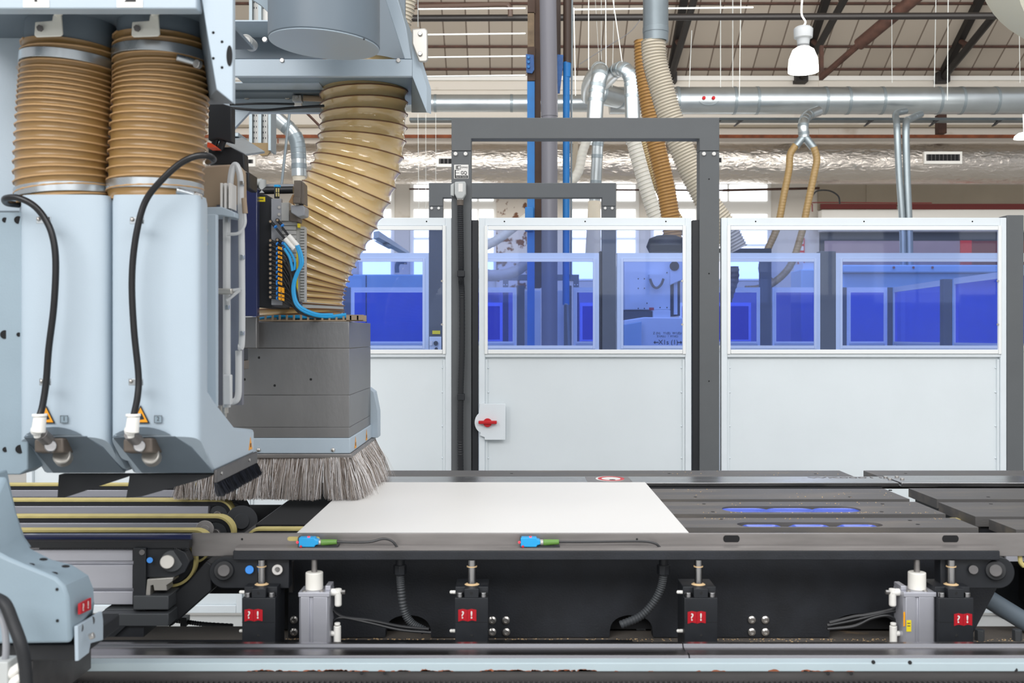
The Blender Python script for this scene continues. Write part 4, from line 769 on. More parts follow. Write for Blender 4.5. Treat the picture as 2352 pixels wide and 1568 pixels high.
ob('painted_strip', G().box(-1.12, 3.4, 2.335, 2.371, P(0, 1542, 2.335).z, P(0, 1522, 2.335).z), 'rail_paint', t, bev=.002)
ob('steel_flank', G().box(-1.2, 3.4, 2.345, 2.371, .5, P(0, 1542, 2.335).z - .0005), 'dark_steel', t)
for x, y in ((831, 1545), (884, 1545), (1902, 1546), (1955, 1546), (2333, 1538), (2006, 1520), (2090, 1521)): ob('screw_hole', G().cyl(P(x, y, 2.335), P(x, y, 2.3345) - V((0, .0, 0)), .0045, n=10), 'cavity', t)
g = G()
for cx_, w_, n_ in ((.0, .10, 30), (-.40, .10, 26), (-.55, .05, 10), (.14, .08, 20), (-.22, .1, 16), (1.5, .06, 8), (.6, .2, 10)):
    for i in range(n_):
        xx = random.gauss(cx_, w_ * .5); hgt = random.uniform(.001, .0045) * math.exp(-((xx - cx_) / w_) ** 2) + .0008; L_ = random.uniform(.004, .014); zq = P(0, 1541.3, 2.335).z
        A_ = [V((xx + L_ * math.cos(q), 2.3347, zq + max(0, hgt * math.sin(q) * random.uniform(.6, 1.3)))) for q in [math.pi * k / 6 for k in range(7)]]; g.loft(A_, [p + V((0, .0006, 0)) for p in A_])
ob('rust_stains', g, 'rust', t)['kind'] = 'stuff'
g = G(); x = -1.1
while x < 3.2: g.loft([V((x, 2.31, .708)), V((x + .009, 2.31, .708)), V((x + .0068, 2.31, .7165)), V((x + .0022, 2.31, .7165))], [V((x, 2.343, .708)), V((x + .009, 2.343, .708)), V((x + .0068, 2.343, .7165)), V((x + .0022, 2.343, .7165))]); x += .0118
g.box(-1.1, 3.2, 2.31, 2.343, .68, .708); mk('gear_rack', g, 'dark_steel', 'toothed steel gear rack at the very bottom of the picture', 'rack')
mk('white_fitting', G().pb(424, 443, 1556, 1575, 2.29, 2.3).pb(1518, 1560, 1565, 1580, 2.29, 2.3), 'white_paint', 'small white scraper tabs at the bottom edge of the picture', 'tab') if False else None
# ================================================================= left conveyors
def lane(y, xe, r, lab, xl=-260, wd=.05, dz=0):
    Yc = YT(y + 3); xe_ = P(xe, 0, Yc).x; xl_ = P(xl, 0, Yc).x; t = thing('belt_conveyor', lab, 'conveyor', ((xl_ + xe_) / 2, Yc, .8), 'yellow edged belt conveyors'); s = 1 if xe_ > xl_ else -1
    def loop(rr):
        L = []; cz = ZT - r + dz
        for q in range(-90, 91, 12): a = math.radians(q); L.append((xe_ - s * r + s * rr * math.cos(a), cz + rr * math.sin(a)))
        for q in range(90, 271, 12): a = math.radians(q); L.append((xl_ + s * rr * math.cos(a), cz + rr * math.sin(a)))
        return L
    g = G(); o, i = loop(r), loop(r - .006); n = len(o)
    g.rings([[V((x, Yc - wd / 2, z)) for x, z in o], [V((x, Yc + wd / 2, z)) for x, z in o], [V((x, Yc + wd / 2, z)) for x, z in i], [V((x, Yc - wd / 2, z)) for x, z in i], [V((x, Yc - wd / 2, z)) for x, z in o]], cap=False)
    ob('belt', g, 'belt', t); i2 = loop(r - .0065); ob('belt_core', G().rings([[V((x, Yc - wd / 2 + .002, z)) for x, z in i2], [V((x, Yc - wd / 2 + .002, z)) for x, z in loop(r - .018)], [V((x, Yc + wd / 2 - .002, z)) for x, z in loop(r - .018)], [V((x, Yc + wd / 2 - .002, z)) for x, z in i2], [V((x, Yc - wd / 2 + .002, z)) for x, z in i2]], cap=False), 'rubber_black', t)
    a, b = sorted((xl_, xe_ - s * (r + .03))); zc = ZT - r + dz
    ob('profile', profX(G(), a, b, [(Yc - wd / 2 - .008, zc - .034), (Yc - wd / 2 - .008, zc - .006), (Yc - wd / 2, zc - .004), (Yc - wd / 2, zc + .004), (Yc - wd / 2 - .008, zc + .006), (Yc - wd / 2 - .008, zc + r - .02), (Yc + wd / 2, zc + r - .02), (Yc + wd / 2, zc - .034)]), 'aluminium', t, bev=.001)
    ob('pulley', G().cyl((xe_ - s * r, Yc - wd / 2 + .004, zc), (xe_ - s * r, Yc + wd / 2 - .004, zc), r - .019, n=28), 'dark_grey', t, bev=.002); ob('pulley_cap', G().cyl((xe_ - s * r, Yc - wd / 2 - .01, zc), (xe_ - s * r, Yc - wd / 2 + .004, zc), .014, n=18), 'dull_steel', t, bev=.001); return t
lane(1107, 520, .05, 'rearmost belt conveyor on the left with yellow edge'); lane(1142, 540, .05, 'second belt conveyor from the rear on the left'); lane(1179, 540, .052, 'third belt conveyor from the rear with curved yellow end', wd=.045); lane(1211, 488, .046, 'front belt conveyor on the left with curved yellow end', wd=.04)
for y, xe, lab in ((1208, 565, 'belt conveyor end just left of the white board'),): lane(y, xe, .04, lab, xl=720, wd=.035)
lane(1168, 2166, .032, 'belt roller end in the gap between the tables, rear', xl=2400, wd=.03, dz=-.026); lane(1206, 2250, .034, 'belt roller end in the gap between the tables, front', xl=2500, wd=.03, dz=-.026)
for x, y, Y, r, lab in ((585, 1197, 3.3, .05, 'dark shaft coupling between the conveyors, right one'), (538, 1192, 3.05, .0, ''), (500, 1216, 2.98, .026, 'grey steel shaft end between the curved belts'), (566, 1172, 3.5, .055, 'dark shaft coupling between the conveyors, rear one')):
    if r: mk('shaft_coupling', G().cyl(P(x - 30, y, Y), P(x - 30, y, Y + .25), r, n=28).cyl(P(x - 30, y, Y - .02), P(x - 30, y, Y), r * .5, n=20), 'flat_black' if r > .03 else 'dull_steel', lab, 'shaft', bev=.002)
mk('conveyor_gap_fill', G().box(-2.3, -.76, 2.96, 3.9, .76, .86), 'cavity', 'near-black block painting the dark gap under the left belt conveyors', 'frame')  # added dark box; paints the shade between and below the conveyors
mk('drive_shaft', G().cyl((-.78, 2.95, .89), (-.78, 3.95, .89), .022, n=20), 'dark_steel', 'dark drive shaft running under the belt conveyor ends', 'shaft')
mk('glossy_guard', G().pb(-300, 438, 1228, 1243, 2.73, 2.75), 'gloss_blue_reflect', 'glossy dark guard strip coloured with its blue reflection, before the left conveyors', 'guard')
t = thing('drive_rack', 'black toothed strip below the glossy guard', 'rack', P(200, 1262, 2.82)); g = G().pb(-300, 434, 1243, 1258, 2.70, 2.73)
for i in range(86): g.pb(90 + i * 4, 92 + i * 4, 1258, 1261.5, 2.70, 2.73)
ob('rack_body', g, 'rubber_black', t)
t = thing('aluminium_profile', 'wide aluminium machine profile with two grooves beside the pedestal', 'beam', P(200, 1390, 2.75)); Y = 2.72; zz = lambda y: P(0, y, Y).z
ob('profile_body', profX(G(), P(-200, 0, Y).x, P(305, 0, Y).x, [(Y, zz(1388)), (Y, zz(1358)), (Y + .012, zz(1357)), (Y + .012, zz(1352)), (Y, zz(1351)), (Y, zz(1297)), (Y + .012, zz(1296)), (Y + .012, zz(1289)), (Y, zz(1288)), (Y, zz(1262)), (Y + .07, zz(1262)), (Y + .07, zz(1388))]), 'aluminium', t, bev=.0015)
t = thing('belt_drive', 'black belt drive housing with yellow belt wheel left of the guide', 'drive', P(370, 1440, 2.75)); Y = 2.69
ob('housing', G().pb(306, 335, 1258, 1402, Y, Y + .08), 'flat_black', t, bev=.002); ob('side_plate', G().prism([(335, 1256), (400, 1256), (425, 1268), (436, 1290), (425, 1314), (400, 1326), (335, 1326)], Y + .01, Y + .05), 'flat_black', t, bev=.002)
cw = P(392, 1289, 2.775)
R = []
for rr, yy in ((.068, 0), (.068, .022), (.061, .022), (.061, 0), (.068, 0)): R.append([cw + V((rr * math.cos(a), yy, rr * math.sin(a))) for a in [2 * math.pi * k / 48 for k in range(48)]])
ob('yellow_belt', G().rings(R, cap=False), 'belt', t); ob('belt_wheel', G().cyl(cw + V((0, -.006, 0)), cw + V((0, .04, 0)), .06, n=40), 'rubber_black', t, bev=.003)
ob('hub', G().cyl(P(384, 1290, Y - .02), P(386, 1290, Y + .02), .018, n=24), 'milled_light', t, bev=.002); ob('hub_ring', G().cyl(P(395, 1288, Y + .004), P(395, 1288, Y + .012), .028, n=28), 'dark_grey', t, bev=.002)
ob('bolt', G().cyl(P(344, 1286, Y), P(344, 1286, Y - .006), .0075, n=14), 'blue_ring', t); ob('bolt', G().cyl(P(326, 1268, Y), P(326, 1268, Y - .006), .007, n=14), 'dark_steel', t)
ob('clamp_bracket', G().prism([(338, 1330), (398, 1326), (396, 1335), (382, 1344), (384, 1356), (354, 1356), (352, 1343), (346, 1345), (345, 1372), (334, 1372)], Y, Y + .05), 'milled_light', t, bev=.0015)
ob('lower_block', G().pb(306, 387, 1368, 1400, Y - .01, Y + .08).pb(226, 387, 1409, 1438, Y - .02, Y + .08).pb(240, 380, 1398, 1412, Y + .02, Y + .07), 'dark_grey', t, bev=.002); ob('base_rail', G().pb(258, 330, 1430, 1462, Y - .01, Y + .1).prism([(225, 1462), (270, 1436), (290, 1436), (262, 1462)], Y - .02, Y + .02), 'flat_black', t)
mk('diagonal_arm', G().prism([(387, 1372), (430, 1338), (474, 1288), (486, 1296), (486, 1356), (396, 1436), (387, 1440)], 2.74, 2.86), 'rubber_black', 'black slanted support arm between the belt drive and first guide unit', 'arm', bev=.003)
mk('lower_belt_run', G().tube(px([(452, 1306), (444, 1322), (400, 1350), (330, 1380)], 2.80), .012, 8), 'belt', 'lower yellow belt run slanting under the belt wheel', 'belt') if False else None
def roller_housing(x0, x1, hub, bl, lab, s, yb):
    Y = 2.70; t = thing('roller_housing', lab, 'housing', P((x0 + x1) / 2, 1352, Y + .05), 'black roller housings'); r = 36; xc = x0 + r if s < 0 else x1 - r
    pts = [(xc + s * r * math.cos(a), 1315 - r * math.sin(a)) for a in [math.radians(q) for q in range(90, -91, -10)]]
    far = x1 if s < 0 else x0; pts = pts + [(far, 1351), (far, 1279)]
    ob('housing_plate', G().prism(pts, Y + .02, Y + .06), 'flat_black', t, bev=.002); ob('hub_ring', G().cyl(P(hub, 1310, Y + .02), P(hub, 1310, Y + .008), .026, n=28), 'rubber_black', t, bev=.003); ob('hub', G().cyl(P(hub, 1310, Y + .02), P(hub, 1310, Y - .01), .016, n=24), 'dark_steel', t, bev=.002)
    for x, rr, mm in bl: ob('bolt', G().cyl(P(x, 1308, Y + .02), P(x, 1308, Y + .008), rr, n=16), mm, t, bev=.001)
    ob('belt_arc', G().tube(sm(px(yb, Y + .06), 6), .006, 8), 'belt', t); return t
roller_housing(480, 664, 514, ((573, .011, 'blue_ring'), (637, .014, 'steel_bolt'), (637, .008, 'dark_steel')), 'black rounded roller housing behind the leftmost guide unit', -1, [(503, 1268), (510, 1258), (522, 1256), (535, 1259)])
roller_housing(2160, 2331, 2287, ((2236, .012, 'dark_steel'),), 'black rounded roller housing right of the rightmost guide unit', 1, [(2338, 1262), (2342, 1275), (2344, 1290), (2352, 1300)])
mk('grey_strut', G().cyl(P(2232, 1352, 2.95), P(2400, 1455, 2.95), .026, n=24), 'paint_grey_shade', 'grey diagonal tube strut at the lower right behind the guide unit', 'strut')
mk('dark_strut', G().prism([(2240, 1345), (2352, 1420), (2380, 1420), (2380, 1300), (2300, 1300)], 3.3, 3.4), 'flat_black', 'dark diagonal plate behind the grey tube strut', 'plate')
cc = sm(px([(395, 1424), (430, 1428), (470, 1433), (535, 1437)], 3.6), 14); t = thing('corrugated_conduit', 'black corrugated conduit low behind the diagonal arm', 'conduit', cc[-1])
ob('conduit_wall', G().rings([[q + (a * math.cos(x) + b * math.sin(x)) * (.0085 if i % 2 else .007) for x in [2 * math.pi * k / 10 for k in range(10)]] for i, (q, _, a, b) in enumerate(frames(cc))]), 'dark_grey', t); ob('clip', G().pb(414, 428, 1418, 1438, 3.58, 3.62), 'flat_black', t)
# ================================================================= milling head
Yf, Yk = 3.45, 3.97; XR = P(802, 0, Yf).x; XL = P(425, 0, Yf).x; zf = lambda y: P(0, y, Yf).z
hd = thing('milling_head', 'large grey metal milling head with a skirt of grey bristles', 'machine', (XR - .25, 3.7, ZT + .01))
for a, b, mm, bv, nm in ((738, 799.5, 'brushed', .002, 'top_plate'), (800, 907, 'brushed', .001, 'middle_plate'), (907.5, 981, 'brushed', .001, 'lower_plate'), (981.5, 1005, 'brushed', .001, 'base_plate')):
    ob(nm, G().box(XL, XR, Yf, Yk, zf(b), zf(a)), mm, hd, bev=bv)
ob('side_cheek', G().prism([(845, 890), (859, 900), (868, 945), (868, 1005), (845, 1005)], 3.98, 4.06), 'paint_blue', hd, bev=.002)
tr = ob('painted_skirt', G().box(XL - .004, XR + .004, Yf - .004, Yk + .06, zf(1041), zf(1005.5)), 'paint_blue', hd, bev=.003)
ob('brush_holder', G().box(XL - .008, XR + .01, Yf - .008, Yk + .08, zf(1052), zf(1041.5)), 'dull_steel', hd, bev=.003)
for x in (594, 765): ob('screw', G().lathe(P(x, 1033, Yf - .004), [(.007, 0), (.006, -.004), (.002, -.006)], 14, axis='y'), 'steel_bolt', tr)
for x, y in ((595, 821), (557, 886), (631, 885), (714, 871), (802 - 240, 871)): ob('drill_hole', G().cyl(P(x, y, Yf), P(x, y, Yf - .0008), .0042, n=12), 'cavity', hd)
def tri_side(par, Y0, z0, sz, X):
    g = G(); g.loft([V((X, Y0 - sz, z0)), V((X, Y0 + sz, z0)), V((X, Y0, z0 + sz * 1.75))], [V((X + .0006, Y0 - sz, z0)), V((X + .0006, Y0 + sz, z0)), V((X + .0006, Y0, z0 + sz * 1.75))])
    s = ob('warning_triangle', g, 'warn_orange', par, label='orange warning triangle'); ob('hand_symbol', G().box(X + .0007, X + .001, Y0 - sz * .25, Y0 + sz * .25, z0 + sz * .35, z0 + sz * .9), 'ink', s)
tri_side(tr, 3.56, 1.108, .022, XR + .0045); tri_side(tr, 3.83, 1.108, .022, XR + .0045)
# bristles
g = G(); zt_ = zf(1052) + .004; NB = 8500
per = [(V((XL - .03, Yf + .02)), V((XR, Yf - .004)), V((0, -1)), .85), (V((XR + .004, Yf)), V((XR + .006, Yk + .07)), V((1, 0)), .50)]
tl = [(b - a).length for a, b, _, _ in per]; cl_off = [random.uniform(-1, 1) for _ in range(90)]
for i in range(NB):
    q = random.random() * (sum(tl)); sgi = 0 if q < tl[0] else 1; a, b, nrm, _ = per[sgi]; f = (q if sgi == 0 else q - tl[0]) / tl[sgi]
    p = a.lerp(b, f); tang = (b - a).normalized(); cn = cl_off[int(q / sum(tl) * 88)]; cn2 = cl_off[int(q / sum(tl) * 30)]
    out = abs(random.gauss(.036, .014)) + .006 * cn2; side = random.gauss(0, .007) + .024 * cn
    corner = 0.0
    if sgi == 0 and f > .86: corner = (f - .86) / .14
    if sgi == 1 and f < .2: corner = -(1 - f / .2)
    side += corner * .03 + random.gauss(0, .004)
    L = zt_ - ZT - .005 + random.gauss(0, .005) - (.012 * abs(cn) if random.random() < .3 else 0)
    L = min(L, zt_ - ZT - .005)
    base = V((p.x, p.y, zt_)) + V((nrm.x, nrm.y, 0)) * random.uniform(-.012, .006)
    tip = base + V((nrm.x * out + tang.x * side, nrm.y * out + tang.y * side, -L)); mid = base.lerp(tip, .5) + V((nrm.x, nrm.y, 0)) * out * .12
    r = random.uniform(.0006, .0011); d = V((tang.x, tang.y, 0)); e = V((nrm.x, nrm.y, 0))
    R = [[c + d * r * k + e * 0, c - d * r * k, c + e * r * k] for c, k in ((base, 1), (mid, 1), (tip, .45))]
    n0 = len(g.v); g.v += [x for rr in R for x in rr]
    for k in (0, 3):
        for j in range(3): g.f.append((n0 + k + j, n0 + k + (j + 1) % 3, n0 + k + 3 + (j + 1) % 3, n0 + k + 3 + j))
    g.f.append((n0 + 6, n0 + 7, n0 + 8))
bo = ob('bristles', g, 'bristle_grey', hd); bo['kind'] = 'stuff'
# hose on the head
CL = [(836, 150), (836, 200), (835, 280), (828, 345), (806, 420), (768, 495), (724, 575), (698, 640), (690, 700), (690, 735)]
hose('suction_hose', 'biggest amber ribbed suction hose curving down onto the milling head', px(CL, 3.72), .155, [.034, .040, .046, .044, .040, .030, .016], 'hose_amber', 'wire_brown', sag=.055, wr=.0024, seg=60, clamps=((.075, .03, 'zinc', 1.0), (.945, .022, 'grey_plastic', .985)), na=10, group='amber suction hoses')
# chain tray on top of head
t = thing('cable_tray', 'beige slotted cable tray lying on top of the milling head', 'tray', P(720, 737, Yf)); g = G().pb(590, 835, 734.5, 737.5, Yf, Yf + .07).pb(590, 835, 722.5, 737, Yf + .055, Yf + .06)
for i in range(15): g.pb(591 + i * 16.3, 595.5 + i * 16.3, 723, 735, Yf, Yf + .006)
g.pb(795, 840, 724, 737, Yf + .0, Yf + .02); ob('tray_channel', g, 'brown_plastic', t, bev=.0006)
# pneumatic panel
Y = 3.3
pn = thing('valve_cabinet', 'black valve cabinet with grey valve plates and rows of air fittings', 'machine', P(640, 706, Y))
ob('front_door', G().pb(545, 591, 432, 726, 3.28, 3.31), 'gloss_blue_reflect', pn, bev=.003, label='glossy dark door, blue reflection put into its colour'); ob('lower_door', G().pb(550, 590, 727, 800, 3.38, 3.41), 'brushed', pn, bev=.003)
ob('black_case', G().prism([(591, 443), (612, 447), (627, 456), (627, 706), (591, 706)], Y + .02, Y + .35), 'flat_black', pn, bev=.003); s_ = ob('yellow_label', G().pb(592, 609, 452, 463, Y + .0188, Y + .0196), 'yellow', pn); ob('print_line', G().pb(596, 605, 456.5, 458.5, Y + .0180, Y + .0186), 'ink_soft', s_)
ob('mounting_plate', G().pb(623, 646, 456, 700, Y, Y + .02), 'grey_mid', pn, bev=.001)
for y in (476, 492, 508): ob('screw', G().cyl(P(641, y, Y), P(641, y, Y - .004), .0045, n=12), 'steel_bolt', pn)
ob('cover_plate', G().pb(646, 664, 465, 507, Y, Y + .03), 'grey_valve', pn, bev=.001)
for i in range(9): ob('valve', G().pb(647, 680, 508 + i * 10.5, 517.5 + i * 10.5, Y + .01, Y + .05), 'grey_valve', pn, bev=.0015)
g = G().pb(680, 699, 520, 692, Y + .02, Y + .06)
for i in range(26):
    g.pb(690, 699.5, 522 + i * 6.5, 525.5 + i * 6.5, Y + .012, Y + .02)
ob('terminal_strip', g, 'grey_valve', pn); ob('yellow_mark', G().pb(683, 687, 513, 522, Y - .001, Y + .02).pb(681, 684, 570, 685, Y + .018, Y + .02), 'yellow', pn); ob('lower_tray', G().pb(646, 690, 600, 704, Y + .03, Y + .06), 'dark_steel', pn)
def fitting(x, y, dx, dy, L=16):
    a = P(x, y, Y - .014); b = P(x + dx, y + dy, Y - .02)
    f = ob('air_fitting', G().cyl(P(x, y, Y + .005), a + V((0, -.006, 0)), .0062, n=14).cyl(a + V((0, .002, 0)), b, .0048, n=12), 'rubber_black', pn, bev=.0006)
    ob('hex_socket', G().cyl(a + V((0, -.006, 0)), a + V((0, -.0068, 0)), .0038, n=10), 'brown_plastic', f); ob('release_ring', G().cyl(b, b + (b - a).normalized() * .004, .0058, n=14), 'blue_ring', f)
    return b + (b - a).normalized() * .004
for x, y in ((622, 509), (638, 506)): fitting(x, y, 10, 11)
ends = [fitting(622, 552.5 + 10.8 * i, 14, (7 if i < 9 else 2)) for i in range(13)]; e2 = [fitting(638, 551 + 10.8 * i, 11, 7) for i in range(2)]
for i, y in enumerate((570, 581, 591, 601, 611, 620, 631, 641, 651, 663, 669, 679, 687)):
    w_ = 5 if i < 9 else 8; a = P(643 + (w_ - 5), y, Y - .03); dv = V((.0105 if w_ == 5 else .015, 0, -.006))
    tg = thing('hose_tag', 'orange marker tag on an air hose of the valve panel', 'tag', a, 'orange hose tags'); ob('tag_plate', G().loft([a - dv * .6 + V((0, 0, .0032)), a + dv * .6 + V((0, 0, .0062)), a + dv * .6 - V((0, 0, .002)), a - dv * .6 - V((0, 0, .0045))], [p + V((0, .005, 0)) for p in (a - dv * .6 + V((0, 0, .0032)), a + dv * .6 + V((0, 0, .0062)), a + dv * .6 - V((0, 0, .002)), a - dv * .6 - V((0, 0, .0045)))]), 'orange', tg)
    text(str((i * 7) % 9 + 1), a + V((0, -.0006, 0)), .005, 'ink', tg)
for i, e in enumerate(ends):
    yy = HY - (e.z - HC) / e.y * F; k = i / 12; bx = 668 + (i % 5) * 3.2; m1 = (max(650, 655), yy + 14)
    pts = [e, P(648, yy + 5, Y - .022), P(659 + 4 * (1 - k), yy + (26 if i < 8 else 12), Y - .012 - .003 * (i % 4)), P(bx - 2, max(660, yy + 45) if i < 9 else yy + 18 if yy + 18 < 700 else 704, Y - .012 - .004 * (i % 3)), P(bx + 10, 708, Y - .012 - .004 * (i % 3)), P(bx + 34, 724, Y + .04), P(bx + 60, 729, Y + .17)]
    mk('air_hose', G().tube(sm(pts, 7), .0034, 7), 'black_tube', 'thin black air hose bending from the valve panel into the bundle', 'hose', group='black air hoses of the valve panel')
for pts, lab, r in (([(684, 563), (692, 585), (694, 605), (684, 625), (676, 650), (676, 675), (683, 697), (700, 711), (730, 722), (765, 723)], 'bright blue air hose bowing furthest right from the white couplings', .0055),
                    ([(681, 563), (689, 590), (690, 610), (680, 630), (673, 655), (674, 680), (682, 702), (705, 718), (745, 727), (795, 722)], 'bright blue air hose running beside the outermost blue one', .0048),
                    ([(652, 558), (668, 580), (677, 600), (676, 620)], 'short blue air hose ending in the bundle, upper one', .0038), ([(653, 570), (665, 590), (670, 610), (672, 622)], 'short blue air hose ending in the bundle, lower one', .0045)):
    mk('blue_air_hose', G().tube(sm(px(pts, Y - .035), 8), r, 9), 'blue_tube', lab, 'hose', group='blue air hoses')
for i in range(3): mk('blue_air_hose', G().tube(sm(px([(596 + i * 40, 731), (640 + i * 40, 726), (690 + i * 30, 729), (720 + i * 40, 728)], Yf + .03 + .008 * i), 6), .0042, 8), 'blue_tube', 'blue air hose lying inside the beige cable tray', 'hose', group='blue air hoses in the tray')
for a, b, lab in (((635, 525), (664, 560), 'left'), ((648, 522), (672, 553), 'right')):
    mk('black_tube', G().cyl(P(*a, Y - .02), P(*b, Y - .03), .0038, n=10), 'black_tube', lab + ' short straight black tube above the white couplings', 'hose', group='straight tubes')
    mk('white_coupling', G().cyl(P(b[0] - 9, b[1] - 12, Y - .03), P(b[0] + 12, b[1] + 12, Y - .032), .0078, n=14), 'white_plastic', lab + ' white tube coupling joining black and blue air hoses', 'coupling', bev=.001)
mk('cable_tie', G().cyl(P(683, 700, Y - .035), P(690, 696, Y - .035), .016, n=14), 'black_tube', 'black cable tie around the hose bundle', 'tie') if False else None
t = thing('valve_actuator', 'brown box-shaped limit switch in front of the big amber hose', 'switch', P(686, 508, Y - .05))
ob('switch_body', G().pb(675, 691, 414, 464, Y - .06, Y).prism([(691, 414), (698, 421), (699, 470), (691, 466)], Y - .055, Y), 'brown_sensor', t, bev=.0015); ob('switch_head', G().pb(673, 689, 453, 466, Y - .07, Y - .01), 'brown_sensor', t, bev=.0015); ob('switch_stem', G().cyl(P(683, 464, Y - .04), P(683, 472, Y - .04), .006, n=12), 'milled_light', t)
ob('switch_base', G().prism([(668, 471), (697, 471), (700, 478), (699, 494), (684, 498), (668, 488)], Y - .05, Y + .02), 'grey_mid', t, bev=.003); ob('side_bracket', G().pb(665, 684, 482, 508, Y - .02, Y + .05), 'brown_sensor', t, bev=.002); ob('bent_tab', G().prism([(663, 464), (672, 446), (676, 446), (672, 455), (674, 470)], Y - .02, Y), 'tray_brown', t)
mk('grey_pipe', G().cyl(P(572, 421, Y + .1), P(603, 417, Y + .1), .011).cyl(P(603, 413, Y + .1), P(603, 444, Y + .1), .012), 'grey_plastic', 'grey angled pipe above the black valve cabinet', 'pipe', bev=.001)
mk('grey_pipe', G().cyl(P(575, 428, Y + .12), P(675, 428, Y + .12), .0075), 'grey_mid', 'straight grey pipe running to the brown limit switch', 'pipe')
mk('black_pipe_run', G().cyl(P(588, 438, Y + .1), P(674, 436, Y + .1), .012).cyl(P(588, 434, Y + .1), P(640, 434, Y + .1), .008), 'black_tube', 'black pipe below the grey pipe beside the brown limit switch', 'pipe')
t = thing('air_filter', 'small blue capped cylinder with yellow windows above the valve panel', 'filter', P(637, 455, Y + .02)); ob('filter_body', G().cyl(P(636, 455, Y + .04), P(636, 429, Y + .04), .0085, n=18), 'black_tube', t)
ob('blue_cap', G().cyl(P(637, 430, Y + .04), P(637, 425, Y + .04), .011, n=18), 'sky_blue', t, bev=.001)
for x in (635, 640): ob('yellow_window', G().pb(x - 1.5, x + 1, 432, 441, Y + .028, Y + .031).pb(x - 1.5, x + 1, 443, 451, Y + .028, Y + .031), 'belt', t)
# ================================================================= upper right bracket assembly
Y = 3.3
t = thing('gantry_bracket', 'pale blue gantry bracket frame holding the large suction hose', 'machine', P(760, 260, 3.5))
ob('front_beam', G().pb(500, 947, 136, 175, Y, Y + .02), 'paint_blue', t, bev=.002)
ob('side_plate', G().loft([P(947, 101, Y), P(947, 175, Y), P(980, 258, Y + .02), P(980, 199, Y + .02), P(962, 143, Y + .02)], [p + V((.012, .03, 0)) for p in (P(947, 101, Y), P(947, 175, Y), P(980, 258, Y + .02), P(980, 199, Y + .02), P(962, 143, Y + .02))]), 'paint_blue', t, bev=.001)
ob('cheek_plate', G().prism([(876, -30), (905, -30), (932, 60), (945, 135), (929, 135)], Y + .0, Y + .02), 'paint_blue', t, bev=.002)
ob('rear_plate', G().pb(500, 930, 49, 134, 3.9, 3.93).pb(640, 930, -60, 49, 3.9, 3.93), 'paint_grey_shade', t); ob('side_wall', G().loft([P(905, -30, Y + .02), P(945, 136, Y + .02), P(945, 136, Y + .03), P(905, -30, Y + .03)], [V((P(905, -30, Y).x, 3.95, P(905, -30, Y).z)), V((P(945, 136, Y).x, 3.95, P(945, 136, Y).z)), V((P(945, 136, Y).x + .01, 3.95, P(945, 136, Y).z)), V((P(905, -30, Y).x + .01, 3.95, P(905, -30, Y).z))]), 'paint_blue_dull', t)  # rear plate painted darker to hold the shade inside the bracket
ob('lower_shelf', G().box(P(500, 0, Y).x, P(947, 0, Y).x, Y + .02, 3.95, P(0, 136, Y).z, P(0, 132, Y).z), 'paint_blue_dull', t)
# open the shelf where the hose passes: the second web below
ob('bright_lip', G().pb(500, 733, 46, 49, 3.7, 3.9), 'paint_blue', t); ob('bright_lip', G().pb(500, 733, 188, 191, 3.6, 3.8), 'paint_blue', t)
ob('web_plate', G().pb(500, 745, 193, 258, 3.8, 3.83), 'paint_blue', t); ob('corner_fillet', G().prism([(500, 255), (575, 255), (533, 300), (500, 330)], 3.78, 3.8), 'paint_blue', t, bev=.001); ob('dark_channel', G().pb(500, 745, 192, 212, 3.7, 3.8), 'paint_grey_shade', t)
for x, y, yy in ((568, 222, 3.8), (661, 222, 3.8)): bolt(t, P(x, y, yy), .0125, 'steel_bolt', .012)
for x in (648, 915): bolt(t, P(x, 139, Y), .0075, 'steel_bolt', .005)
bolt(t, P(609, 92, 3.6), .01, 'steel_bolt', .01); ob('pivot_pin', G().cyl(P(565, 94, 3.45), P(578, 104, 3.7), .022), 'grey_valve', t, bev=.002); ob('pin_face', G().cyl(P(565, 94, 3.445), P(565, 94, 3.452), .014), 'label_white', t); ob('pin_hole', G().cyl(P(565, 94, 3.444), P(565, 94, 3.446), .005), 'cavity', t)
ob('mount_lug', G().prism([(946, 66), (976, 64), (982, 70), (983, 138), (978, 142), (962, 142), (946, 100)], Y - .01, Y + .0), 'milled_light', t, bev=.004, label='bare grey lug with two bolts')
for y in (78, 124): bolt(t, P(965, y, Y - .01), .0075, 'steel_bolt', .008)
ob('lug_shadow_bar', G().prism([(958, 142), (965, 140), (976, 172), (974, 175)], Y + .05, Y + .06), 'paint_grey_shade', t)
ob('right_web', G().loft([P(947, 176, Y + .03), P(980, 258, Y + .05), P(945, 258, 3.8), P(945, 176, 3.8)], [p + V((.004, .004, 0)) for p in (P(947, 176, Y + .03), P(980, 258, Y + .05), P(945, 258, 3.8), P(945, 176, 3.8))]), 'paint_blue_dull', t)
dr = thing('intake_drum', 'large drum, shade put into its dark wall colour, pale round cap facing down', 'drum', P(745, 103, 3.05)); c = V((P(745, 0, 3.05).x, 3.05, P(0, 101, 3.05).z)); R_ = .161
tilt = lambda q: V((q.x, q.y, q.z - (q.x - c.x) * .07))
g = G().rings([[tilt(c + V((R_ * math.cos(a), R_ * math.sin(a), 0))) for a in [2 * math.pi * k / 56 for k in range(56)]], [c + V((R_ * math.cos(a), R_ * math.sin(a), .35)) for a in [2 * math.pi * k / 56 for k in range(56)]]])
